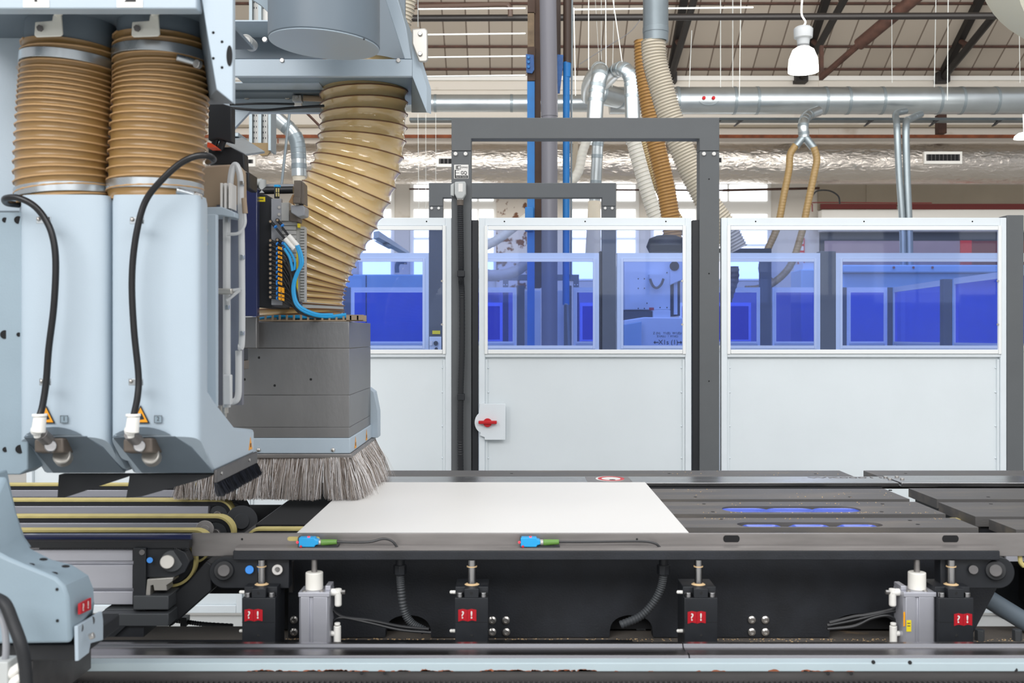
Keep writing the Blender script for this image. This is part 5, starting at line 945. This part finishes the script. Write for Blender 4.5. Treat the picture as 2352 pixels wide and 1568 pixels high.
ob('drum_wall', g, 'paint_grey_shade', dr, bev=.003); ob('drum_cap', G().rings([[tilt(c + V((R_ * .99 * math.cos(a), R_ * .99 * math.sin(a), dz))) for a in [2 * math.pi * k / 56 for k in range(56)]] for dz in (-.004, .0)]), 'paint_blue', dr, bev=.002); ob('rivet', G().ball(tilt(c + V((.13, -.1, -.005))), .003, 8), 'dark_grey', dr)
ob('drum_flange', G().prism([(520, -40), (618, -40), (618, 30), (600, 12)], 3.1, 3.12), 'paint_blue_dull', dr)
t = thing('gas_strut', 'copper coloured strut rod with clevis left of the large hose', 'strut', P(700, 225, 3.72)); ob('strut_rod', G().cyl(P(697, 225, 3.74), P(745, 227, 3.74), .011), 'brown_plastic', t); ob('clevis', G().pb(671, 692, 218, 232, 3.72, 3.76), 'milled_light', t, bev=.002); bolt(t, P(682, 223, 3.72), .006, 'steel_bolt', .006); ob('end_tip', G().pb(674, 692, 236, 242, 3.72, 3.74), 'white_plastic', t, bev=.001)
mk('black_cable', G().tube(sm(px([(528, 240), (600, 238), (676, 239)], 3.6), 8), .004, 8), 'black_tube', 'upper black cable running under the bracket to the strut', 'cable'); mk('black_cable', G().tube(sm(px([(525, 247), (600, 253), (680, 247), (745, 243)], 3.6), 8), .0048, 8), 'black_tube', 'lower sagging black cable running under the bracket', 'cable')
# cable trays behind
for x0, x1, lab in ((580, 593, 'left'), (601, 614, 'right')):
    t = thing('vertical_tray', lab + ' perforated white vertical cable tray beside the bracket', 'tray', P((x0 + x1) / 2, 335, 7)); ob('tray_back', G().pb(x0, x1, -40, 330, 7, 7.02), 'white_paint', t); ob('tray_flange', G().pb(x0 - 8, x0 - 1, -40, 345, 6.95, 7.03), 'galv_dull', t)
    for i in range(26): ob('tray_slots', G().pb(x0 + 3, x0 + 4.5, -10 + i * 13, -6 + i * 13, 6.998, 7).pb(x0 + 8, x0 + 9.5, -10 + i * 13, -6 + i * 13, 6.998, 7), 'dark_grey', t) if i in (0, 1, 2, 13, 14, 21, 22, 23, 24, 25) else None
mk('curved_tray_end', G().prism([(575, 328), (622, 328), (622, 345), (614, 356), (600, 358), (590, 350), (575, 340)], 6.93, 6.96), 'hose_thin', 'brown curved end of the vertical cable trays', 'tray'); mk('tray_edge', G().pb(616, 622, 250, 345, 6.9, 7.06), 'galv_dull', 'grey side channel of the vertical trays', 'channel')
t = thing('perforated_tray', 'grey perforated cable tray slanting down behind the black box', 'tray', P(560, 358, 5.5)); A = [P(505, 328, 4.6), P(530, 312, 6.6), P(552, 314, 6.6), P(612, 356, 4.6)]; A = [P(508, 324, 6.2), P(548, 314, 6.6), P(608, 352, 5.2), P(565, 358, 5.0)]
ob('tray_deck', G().loft(A, [p + V((0, 0, .01)) for p in A]), 'perforated', t)
for i in range(9):
    for j in range(5):
        u, v = (i + .6) / 9.5, (j + .5) / 5.5; p = (A[0].lerp(A[1], v)).lerp(A[3].lerp(A[2], v), u); ob('tray_hole', G().box(p.x - .004, p.x + .004, p.y - .02, p.y + .02, p.z - .004, p.z - .0005), 'label_white' if (i * 5 + j) % 4 else 'dark_grey', t)
ob('end_clamp', G().pb(533, 548, 304, 314, 6.3, 6.5), 'galv_dull', t, bev=.004)
hose('pale_hose', 'pale ribbed hose at the very top beside the bracket', px([(945, -60), (935, 0), (928, 30), (920, 62)], 4.6), .042, [.016, .016], 'hose_beige', 'wire_beige', sag=.1, wr=.002, seg=24)
# ================================================================= front suction hoods (left)
tub = 2.42; fr_ = 2.30
hoodtop = thing('hose_rack', 'pale blue overhead rack holding the two front hoses', 'machine', P(250, 30, 2.35))
ob('rack_beam', G().pb(-260, 452, -120, 20, 2.15, 2.19), 'paint_blue', hoodtop, bev=.003); ob('rack_back', G().prism([(-260, -60), (455, -60), (460, 95), (470, 238), (440, 238), (300, 60), (-20, 40), (60, 185), (45, 190), (-260, 40)], 2.62, 2.66), 'paint_grey_shade', hoodtop)  # back panel's shade is put into its darker paint
ob('rack_roof', G().box(P(-260, 0, 2.15).x, P(452, 0, 2.15).x, 2.19, 2.62, P(0, -30, 2.15).z, P(0, -40, 2.15).z), 'paint_grey_shade', hoodtop)
gs = ob('gusset_plate', G().prism([(450, -80), (535, -80), (535, 236), (497, 205)], 2.17, 2.19), 'paint_blue', hoodtop, bev=.002); ob('gusset_side', G().loft([P(449, -80, 2.2), P(497, 206, 2.2), P(534, 238, 2.2), P(500, 150, 2.2)], [P(470, -80, 2.6), P(470, 238, 2.6), P(475, 240, 2.6), P(480, 150, 2.6)]), 'paint_grey_shade', hoodtop)
for x, y in ((490, 75), (510, 96), (490, 134), (510, 155)): ob('screw_hole', G().cyl(P(x, y, 2.17), P(x, y, 2.169), .003, n=10), 'cavity', gs)
R = [[P(527 + 7 * math.cos(a), 128 + 24 * math.sin(a), yy) for a in [2 * math.pi * k / 24 for k in range(24)]] for yy in (2.17, 2.1688)]; ob('oval_hole', G().rings(R), 'cavity', gs)
for x0, s, gx in ((53, '1', 82), (268, '2', 299)):
    q = ob('number_label', G().pb(x0, x0 + 60, -40, 17, 2.1488, 2.1497), 'label_white', hoodtop, label='white label with numeral ' + s); text(s, P(gx, -14, 2.148), .038, 'ink', q)
left_col = thing('gantry_column', 'pale blue machine column at the left edge with round holes', 'machine', P(0, 1090, 2.35)); ob('column_plate', G().prism([(-300, 487), (50, 487), (50, 1000), (64, 1010), (64, 1078), (45, 1090), (-300, 1090)], 2.32, 2.4), 'paint_blue_dull', left_col, bev=.003); ob('upper_plate', G().pb(-300, 70, -80, 486, 2.52, 2.6), 'paint_blue', left_col, bev=.003)
for x, y, r in ((11, 505, 6), (42, 505, 9), (11, 768, 10), (43, 768, 5), (12, 1032, 6), (46, 1031, 10)): ob('round_hole', G().cyl(P(x, y, 2.32), P(x, y, 2.3188), r * 2.32 / F, n=20), 'cavity', left_col)
ob('edge_bolt', G().cyl(P(42, 155, 2.5), P(42, 155, 2.47), .006, n=6), 'steel_bolt', left_col)
def hood(dx, k, num):
    """suction hood number num, shifted dx pixels at the tube plane"""
    first = num == 1
    lab = ('left' if first else 'right') + ' pale blue front suction hood marked ' + str(num)
    cx = (152 if first else 356); X = P(cx, 0, tub).x; R0 = .103
    t = thing('suction_hood', lab, 'hood', V((X, tub, P(0, 1087, 2.55).z)), 'front suction hoods')
    z0 = P(0, 462, tub).z; zc = 1.2677; zbk = 1.1734; n = 44; hw = .102; dpf = .115; dpb = .15
    e = .34 if not first else .5; XB = X + .038; Yc = 2.345; dp = .040; R_h = []
    for zz_, k_, cutit in ((z0, .97, 0), (z0 - .015, 1, 0), (0, 1, 1)):
        ring = []
        for i in range(n):
            a = 2 * math.pi * i / n; c_, s_ = math.cos(a), math.sin(a); x = math.copysign(abs(c_) ** e, c_) * .099 * k_; y = math.copysign(abs(s_) ** e, s_) * dp
            ring.append(V((XB + x, Yc + y, zc + (zbk - zc) * max(0, min(1, (y + dp) / .115)) if cutit else zz_)))
        R_h.append(ring)
    ob('hood_body', G().rings(R_h), 'paint_blue', t); ob('inner_tube', G().cyl((X, tub, 1.285), (X, tub, z0), .098, n=44), 'paint_blue', t)
    o = 0 if not first else -204; XF = X + .137
    ob('flared_foot', profX(G(), XF - .19, XF, [(2.335, 1.385), (2.44, 1.3335), (2.604, 1.263), (2.66, 1.256), (2.80, 1.24), (2.80, 1.173), (2.42, 1.173), (2.335, 1.243)]), 'paint_blue', t, bev=.009)
    if not first:
        ob('foot_rim', G().loft(*[[V((XF - .035 + .018 * math.cos(a), 2.70 + .055 * math.sin(a), 1.2513 - (2.70 + .055 * math.sin(a) - 2.70) * .11 + dz)) for a in [2 * math.pi * q / 28 for q in range(28)]] for dz in (0, .0012)]), 'dark_grey', t)
        tri_side(t, 2.755, 1.19, .019, XF + .0002)
    # sloping cut opening plate
    pl_ = [P(258 + o, 1004, fr_ + .004), P(403 + o, 1002, fr_ + .004), P(440 + o, 1028, 2.335), P(491 + o, 1086, 2.417), P(326 + o, 1086, 2.417)]
    ob('sloped_plate', G().loft(pl_, [p + V((0, .01, .006)) for p in pl_]), 'paint_grey_shade', t, bev=.001)
    ar = [P(300 + o + 55 * math.cos(a), 985 + o * 0 + 0, 2.296) for a in (0,)]
    g = G(); g.loft([P(262 + o + 130 * f / 10, 998 - 18 * math.sin(math.pi * f / 10) ** .8, 2.299 - .003 * math.sin(math.pi * f / 10)) for f in range(11)], [P(262 + o + 130 * f / 10, 998 - 18 * math.sin(math.pi * f / 10) ** .8, 2.305) for f in range(11)]); ob('arched_opening', g, 'paint_grey_shade', t)
    op = [(330, 1060), (380, 1020), (400, 1022), (412, 1060), (405, 1068), (395, 1064), (385, 1070), (372, 1064), (360, 1070), (345, 1064)]
    ob('inner_opening', G().loft([P(x + o, y, 2.315 + (y - 1004) * .00137) for x, y in op], [P(x + o, y, 2.319 + (y - 1004) * .00137) for x, y in op]), 'cavity', t)
    # fitting
    bk = ob('connector_block', G().loft([P(283 + o, 1008, 2.285), P(348 + o, 1005, 2.285), P(350 + o, 1040, 2.285), P(283 + o, 1038, 2.285)], [P(305 + o, 1010, 2.37), P(380 + o, 1008, 2.37), P(378 + o, 1040, 2.37), P(300 + o, 1042, 2.37)]), 'brown_sensor', t, bev=.004)
    ob('thread_barrel', G().cyl(P(298 + o, 995, 2.26), P(325 + o, 1022, 2.3), .014, n=20), 'dull_steel', bk, bev=.001); ob('end_nut', G().cyl(P(345 + o, 1045, 2.32), P(352 + o, 1054, 2.34), .02, n=24), 'milled_light', bk, bev=.003); ob('rim_highlight', G().cyl(P(320 + o, 1024, 2.275), P(322 + o, 1026, 2.29), .013, n=20), 'bright_steel', bk, bev=.002)
    wx = 305 if not first else 90; el = ob('push_fitting', G().cyl(P(wx - 2, 992, 2.24), P(wx + 2, 956, 2.24), .0145, .013, n=22).cyl(P(wx + 1, 956, 2.24), P(wx + 1, 950, 2.24), .0155, n=22).ball(P(wx - 6, 988, 2.245), .0125, 16).cyl(P(wx - 6, 988, 2.245), P(wx - 4, 1004, 2.25), .0085, .007), 'white_plastic', t, bev=.001)
    # stickers
    tx = 303 if not first else 86
    yb = 930
    A3 = [P(tx + (20 if not first else 20), yb, 2.302), P(tx + 41, 972, 2.302), P(tx + 2, 972, 2.302)]
    s = ob('warning_triangle', G().loft(A3, [p - V((0, .0012, 0)) for p in A3]), 'ink', t); ctr = (A3[0] + A3[1] + A3[2]) / 3; A4 = [ctr + (p - ctr) * .8 for p in A3]
    ob('triangle_field', G().loft([p - V((0, .0013, 0)) for p in A4], [p - V((0, .002, 0)) for p in A4]), 'warn_orange', s); ob('hazard_symbol', G().loft([p - V((0, .0021, 0)) for p in (ctr + V((-.006, 0, -.006)), ctr + V((.008, 0, -.004)), ctr + V((.002, 0, .009)), ctr + V((-.004, 0, .003)))], [p - V((0, .0026, 0)) for p in (ctr + V((-.006, 0, -.006)), ctr + V((.008, 0, -.004)), ctr + V((.002, 0, .009)), ctr + V((-.004, 0, .003)))]), 'ink', s)
    nx = 363 if not first else 147; q = ob('number_plate', G().pb(nx - 9, nx + 9, 954, 971, 2.2995, 2.3005), 'paint_blue_dull', t); text(str(num), P(nx, 962, 2.299), .0095, 'ink_soft', q)
    for a, b, c_, d_ in ((nx - 9, nx + 9, 954, 955), (nx - 9, nx + 9, 970, 971), (nx - 9, nx - 8, 954, 971), (nx + 8, nx + 9, 954, 971)): ob('plate_border', G().pb(a, b, c_, d_, 2.299, 2.2995), 'ink_soft', q)
    # brush skirt
    if first: sk = [(135, 1090), (300, 1090), (290, 1096), (150, 1142), (132, 1142)]
    else: sk = [(298, 1090), (490, 1089), (478, 1096), (325, 1140), (290, 1143)]
    ob('rubber_skirt', G().prism(sk, 2.44, 2.47), 'rubber_black', t)
    if not first:
        h_ = ob('skirt_holder', profX(G(), XF + .0005, XF + .008, [(2.415, 1.180), (2.80, 1.180), (2.80, 1.150), (2.415, 1.150)]), 'dark_steel', t, bev=.002)
        for y_ in (2.45, 2.71): bolt(h_, V((XF + .008, y_, 1.168)), .004, 'steel_bolt', .003, axis=(1, 0, 0))
        g = G()
        for i in range(3000):
            f = random.random(); a = V((XF + random.uniform(0, .006), 2.415 + .385 * f, 1.152)); b = a + V((random.uniform(.002, .018), random.gauss(.004, .004), -random.uniform(.028, .036)))
            n0 = len(g.v); r = .0009; g.v += [a + V((r, 0, 0)), a - V((r, 0, 0)), a + V((0, r * 1.6, 0)), b + V((r * .5, 0, 0)), b - V((r * .5, 0, 0)), b + V((0, r * .8, 0))]
            for j in range(3): g.f.append((n0 + j, n0 + (j + 1) % 3, n0 + 3 + (j + 1) % 3, n0 + 3 + j))
        b_ = ob('black_bristles', g, 'bristle_black', t); b_['kind'] = 'stuff'
    # bracket clips for the hose
    for (x, y, xx) in (((91, 505, 108), (98, 877, 108)) if first else ((306, 506, 322), (303, 877, 320))):
        q = ob('hose_clip', G().pb(x - 8, xx + 8, y - 8, y + 8, 2.262, 2.266), 'zinc', t, bev=.001); ob('clip_screw', G().ball(P(x - 2, y - 2, 2.262), .005, 12), 'steel_bolt', q)
    return t
hood(0, 1, 1); hood(0, 1, 2)
for i, (cx, hp, cl, lab) in enumerate(((158, [(163, 112), (161, 150), (156, 220), (150, 300), (146, 380), (147, 430), (150, 468)], 10, 'leftmost front amber ribbed hose above hood one'), (365, [(372, 95), (371, 150), (371, 200), (367, 270), (362, 340), (358, 400), (357, 470)], 0, 'second front amber ribbed hose, above hood two'))):
    X = P(cx + (6 if i == 0 else 8), 0, tub).x; t = thing('tube_socket', ('left' if i == 0 else 'right') + ' grey tube socket under the overhead rack with white hook', 'tube', V((X, tub, P(0, 150, tub).z)))
    ob('socket_wall', G().cyl(V((X, tub, P(0, 160, tub).z)), V((X, tub, P(0, 10, tub).z)), .099, n=48), 'paint_grey_shade', t)
    hx = 75 if i == 0 else 298; hk = ob('hook_bracket', G().prism([(hx + 5, 50), (hx + 44, 47), (hx + 46, 34), (hx + 66, 34), (hx + 69, 78), (hx + 64, 83), (hx + 8, 85), (hx + 3, 80)], 2.27, 2.275), 'bracket_white', t, bev=.002); ob('hook_screw', G().cyl(P(hx + 18, 66, 2.27), P(hx + 16, 64, 2.258), .007, n=6), 'dark_steel', hk); ob('hinge_arm', G().prism([(hx + 42, -20), (hx + 60, -20), (hx + 64, 30), (hx + 48, 36)], 2.255, 2.27), 'bracket_white', hk, bev=.002); ob('hinge_knuckle', G().cyl(P(hx + 54, 18, 2.25), P(hx + 52, 30, 2.25), .009, n=16), 'zinc', hk, bev=.001)
    hose('suction_hose', lab, px(hp, tub), .1065, [.020, .016, .011, .013, .019, .021, .019, .022, .026], 'hose_front', 'wire_front', sag=.04, wr=.0022, seg=56, clamps=((.10, .022, 'zinc', 1.03), (.93 if i == 0 else .90, .022, 'zinc', 1.01)), na=8, group='amber suction hoses')
    for y, xx in ((140, 440), (445, 440)) if i == 1 else ():
        q = thing('clamp_screw', ('upper' if y < 200 else 'lower') + ' worm screw of the hose clamp on the second front hose', 'clamp', P(xx, y, 2.33)); ob('worm_housing', G().cyl(P(xx - 35, y - 8, 2.318), P(xx + 5, y + 3, 2.335), .008, n=12), 'zinc', q, bev=.002); ob('screw_head', G().cyl(P(xx + 10, y + 6, 2.325), P(xx + 18, y + 9, 2.335), .010, n=12), 'steel_bolt', q, bev=.001)
mk('air_line', G().tube(sm(px([(42, 470, 2.36), (16, 466, 2.32), (12, 456, 2.26), (40, 454, 2.245), (75, 470, 2.245), (102, 500, 2.25), (120, 540, 2.25), (128, 600, 2.25), (124, 700, 2.25), (112, 800, 2.25), (106, 877, 2.25), (98, 930, 2.245), (91, 955, 2.24)]), 8), .0072, 14), 'black_hose', 'black air line curving down the left suction hood', 'hose')
mk('air_line', G().tube(sm(px([(478, 372, 2.32), (490, 366, 2.26), (474, 357, 2.235), (445, 360, 2.23), (410, 378, 2.235), (370, 415, 2.24), (338, 455, 2.25), (320, 505, 2.25), (307, 580, 2.25), (303, 660, 2.25), (308, 760, 2.25), (318, 860, 2.25), (316, 910, 2.245), (307, 955, 2.24)]), 8), .0072, 14), 'black_hose', 'black air line looping over the second hose and down the right hood', 'hose')
# parts between hoods and head
Y = 2.75
mk('mounting_bar', G().pb(440, 497, 492, 935, 2.62, 2.64), 'paint_blue', 'pale blue vertical mounting bar beside the right suction hood', 'bar', bev=.002)
t = thing('clear_guard', 'vertical clear plastic guard with pale tube frame beside the hoods', 'guard', P(530, 935, Y)); ob('brown_top_box', G().prism([(462, 392), (470, 380), (545, 376), (560, 392), (562, 470), (462, 480)], Y + .1, Y + .13), 'brown_plastic', t, bev=.006)
ob('inner_plate', G().pb(497, 556, 470, 930, Y + .1, Y + .12), 'inner_grey', t); ob('clear_sheet', G().pb(530, 547, 470, 900, Y + .08, Y + .086), 'clear_pane', t)
ob('frame_tube', G().tube(sm(px([(521, 935), (521, 800), (521, 600), (521, 480)], Y + .03), 6), .010, 12), 'clear_plastic', t); ob('frame_tube', G().tube(sm(px([(548, 796), (555, 790), (556, 700), (555, 560), (553, 470), (552, 410), (545, 383), (538, 380), (532, 396), (528, 430), (524, 470)], Y + .03), 6), .0085, 12), 'clear_plastic', t)
ob('frame_tube', G().tube(sm(px([(524, 925), (545, 915), (548, 870), (548, 805)], Y + .06), 6), .009, 12), 'clear_plastic', t)
for x in (508, 517, 527): ob('fin', G().pb(x - 2, x + 2.5, 420, 478, Y, Y + .06), 'label_white', t)
ob('shelf_bracket', G().prism([(440, 476), (510, 475), (539, 487), (539, 499), (510, 494), (440, 494)], Y - .02, Y + .08), 'paint_blue', t, bev=.002)
for pts in ([(500, 668), (520, 668), (556, 664)], [(521, 690), (538, 676), (555, 662)], [(521, 538), (548, 535), (562, 515), (562, 490)]): ob('tube_link', G().tube(sm(px(pts, Y + .0), 5), .0045, 8), 'clear_plastic', t)
ob('link_block', G().pb(498, 532, 662, 675, Y - .02, Y + .01), 'milled_light', t, bev=.003); ob('side_valve', G().tube(px([(560, 455), (563, 490)], Y), .007, 10), 'brown_plastic', t); ob('clear_cap', G().pb(512, 530, 860, 930, Y + .0, Y + .02), 'clear_plastic', t, bev=.003)
for y in (420, 505, 590, 705, 765, 870): ob('clip', G().pb(516 if y in (505, 705, 870) else 550, 525 if y in (505, 705, 870) else 559, y - 5, y + 5, Y + .015, Y + .03), 'zinc', t, bev=.001)
ob('nozzle', G().cyl(P(516, 932, Y + .05), P(516, 948, Y + .05), .010).cyl(P(516, 948, Y + .05), P(518, 958, Y + .05), .006, .003), 'milled_light', t)
for y in (530, 560, 623, 736): bolt(t, P(474 if y < 570 else 455, y, 2.6), .005, 'steel_bolt', .004) if y < 570 else None
mk('black_motor_box', G().prism([(478, 238), (512, 238), (532, 244), (532, 326), (500, 318), (478, 322)], 2.86, 2.9), 'rubber_black', 'black boxy motor cover under the overhead rack', 'cover', bev=.003)
mk('black_link', G().cyl(P(497, 318, 2.88), P(488, 345, 2.89), .009).cyl(P(514, 322, 2.88), P(504, 345, 2.89), .009), 'flat_black', 'pair of dark rods under the black motor cover', 'rod'); mk('orange_cone', G().prism([(476, 338), (476, 326), (484, 328), (497, 338)], 2.8, 2.85), 'red_orange', 'small orange red part showing beside the second hose', 'knob')
mk('black_housing', G().prism([(478, 338), (530, 337), (560, 352), (562, 392), (545, 378), (478, 378)], 2.90, 2.95), 'rubber_black', 'black housing above the brown topped guard', 'housing', bev=.003); mk('black_housing', G().pb(556, 572, 395, 432, 3.05, 3.15), 'flat_black', 'small black block right of the clear guard top', 'housing', bev=.003)
for x0, x1, y0, y1, mm, lab in ((533, 560, 800, 828, 'flat_black', 'upper small dark sensor block beside the milling head'), (532, 562, 828, 848, 'brown_sensor', 'small brown sensor block below the dark one'), (533, 545, 868, 905, 'grey_mid', 'small grey lettered sensor beside the milling head'), (500, 540, 905, 930, 'brown_plastic', 'brown slanted foot of the clear guard')):
    mk('sensor_block', G().pb(x0, x1, y0, y1, 2.95, 3.0), mm, lab, 'sensor', bev=.002)
# ================================================================= pedestal at lower left
fa = [(-160, 1250), (0, 1285), (60, 1305), (120, 1327), (143, 1340), (155, 1362), (158, 1400), (163, 1478), (60, 1479), (-160, 1479)]
fb = [(-160, 1085), (18, 1092), (34, 1160), (50, 1225), (70, 1258), (120, 1284), (168, 1296), (205, 1320), (217, 1350), (218, 1382), (217, 1412), (150, 1450), (-160, 1450)]
fa2 = [(-160, 1180), (-60, 1230), (-10, 1268), (20, 1282), (60, 1298), (100, 1314), (128, 1326), (148, 1345), (157, 1370), (163, 1478), (60, 1479), (-160, 1479)]
t = thing('pedestal', 'pale blue cast pedestal foot at the lower left with red label', 'machine', P(50, 1480, 1.95), None)
B1 = [P(x, y, 1.95) for x, y in fa2]; B2 = [P(x, y, 2.08) for x, y in fb]
ob('pedestal_body', G().loft(B1, B2), 'paint_blue_dull', t, bev=.006)
PB = [P(x, y, 2.16) for x, y in ((-200, 1070), (18, 1078), (24, 1110), (40, 1180), (58, 1232), (75, 1256), (-200, 1275))]
ob('pedestal_riser', G().loft([V((p.x, 2.081, p.z)) for p in PB], PB), 'paint_blue_dull', t, bev=.004)
Yp = lambda x, y: 2.02
for (x, y) in ((70, 1297), (100, 1285), (151, 1301), (123, 1317)):
    f = (x - 30) / 200; ob('bolt_hole', G().loft(*[[P(x + 10 * math.cos(a), y - 1 + 3.4 * math.sin(a), 1.985 + .0 - dz) for a in [2 * math.pi * k / 18 for k in range(18)]] for dz in (0, .012)]), 'cavity', t)
for (x, y) in ((131, 1353), (132, 1425)): ob('screw_hole', G().cyl(P(x, y, 1.95), P(x, y, 1.9488), .003, n=10), 'cavity', t)
# red label on the side face
a = P(178, 1386, 1.995); b = P(203, 1373, 2.055); g = G()
g.loft([P(179, 1386, 1.975), P(203, 1373, 2.035), P(203, 1400, 2.035), P(179, 1411, 1.975)], [p + V((.004, .004, 0)) for p in (P(179, 1386, 1.975), P(203, 1373, 2.035), P(203, 1400, 2.035), P(179, 1411, 1.975))])
s = ob('warning_flag', g, 'label_red', t, label='red label with white question and exclamation marks'); rz = math.atan2((P(203, 1373, 2.035) - P(179, 1386, 1.975)).y, (P(203, 1373, 2.035) - P(179, 1386, 1.975)).x)
for ch_, f_ in (('?', .27), ('!', .74)): text(ch_, P(179, 1398.5, 1.975).lerp(P(203, 1386.5, 2.035), f_) + V((math.sin(rz), -math.cos(rz), 0)) * .0048, .014, 'label_white', s, rotz=rz, bold=.0004)
w_ = ob('wiper_plate', G().loft([P(170, 1438, 1.96), P(226, 1404, 2.10), P(229, 1425, 2.10), P(229, 1470, 2.10), P(200, 1478, 2.04), P(196, 1500, 2.03), P(172, 1518, 1.96)], [p + V((.006, .003, 0)) for p in (P(170, 1438, 1.96), P(226, 1404, 2.10), P(229, 1425, 2.10), P(229, 1470, 2.10), P(200, 1478, 2.04), P(196, 1500, 2.03), P(172, 1518, 1.96))]), 'paint_blue', t, bev=.001)
for x, y, yy in ((188, 1441, 1.99), (214, 1424, 2.05)): ob('screw_hole', G().loft(*[[P(x + 4 * math.cos(a), y + 9 * math.sin(a), yy - .002 - dz) for a in [2 * math.pi * k / 16 for k in range(16)]] for dz in (0, .002)]), 'dark_steel', w_)
ob('screw', G().cyl(P(206, 1462, 2.0), P(216, 1458, 2.0), .006, n=12), 'steel_bolt', w_, bev=.001)
ob('carriage_block', G().pb(-160, 175, 1479, 1517, 1.98, 2.2), 'rubber_black', t, bev=.003)
mk('bottom_plate', G().pb(-160, 75, 1518, 1640, 2.02, 2.3), 'dark_steel', 'dark steel plate under the pedestal at the corner', 'plate')
mk('black_cable', G().tube(sm(px([(-20, 1370, 1.88), (10, 1385, 1.86), (30, 1430, 1.85), (48, 1480, 1.84), (58, 1530, 1.84), (62, 1600, 1.84)]), 8), .011, 12), 'rubber_black', 'thick black cable hanging in front of the pedestal', 'cable')
mk('grey_cable', G().tube(sm(px([(-10, 1400, 1.88), (8, 1430, 1.87), (14, 1490, 1.86), (6, 1560, 1.86)]), 8), .006, 10), 'grey_mid', 'thin grey cable at the far lower left corner', 'cable')
t = thing('corner_fitting', 'white push fittings in the lower left corner', 'fitting', P(30, 1560, 1.85)); ob('fitting_body', G().cyl(P(18, 1549, 1.85), P(48, 1530, 1.85), .0085, n=16), 'white_plastic', t, bev=.002); ob('fitting_body', G().cyl(P(22, 1572, 1.85), P(50, 1553, 1.85), .0085, n=16), 'white_plastic', t, bev=.002); ob('fitting_block', G().pb(-20, 18, 1520, 1600, 1.84, 1.88), 'grey_plastic', t, bev=.002)
# rear hall wall with its windows (what the panes and steel reflect)
wr = struct('wall_front', G().box(-14, 14, -9.3, -9, 0, 5.2), 'wall_paint_low')
for i, x in enumerate((-9, -5.5, -2, 1.5, 5, 8.5)):
    f = ob('window_%d' % (20 + i), G().box(x, x + 2.2, -9, -8.94, 2.2, 4.4), 'white_paint', kind='structure')
    for a in range(2):
        for b in range(2): ob('window_pane', G().box(x + .08 + a * 1.06, x + 1.06 + a * 1.06, -8.94, -8.93, 2.28 + b * 1.06, 3.26 + b * 1.06), 'window_glow', f)
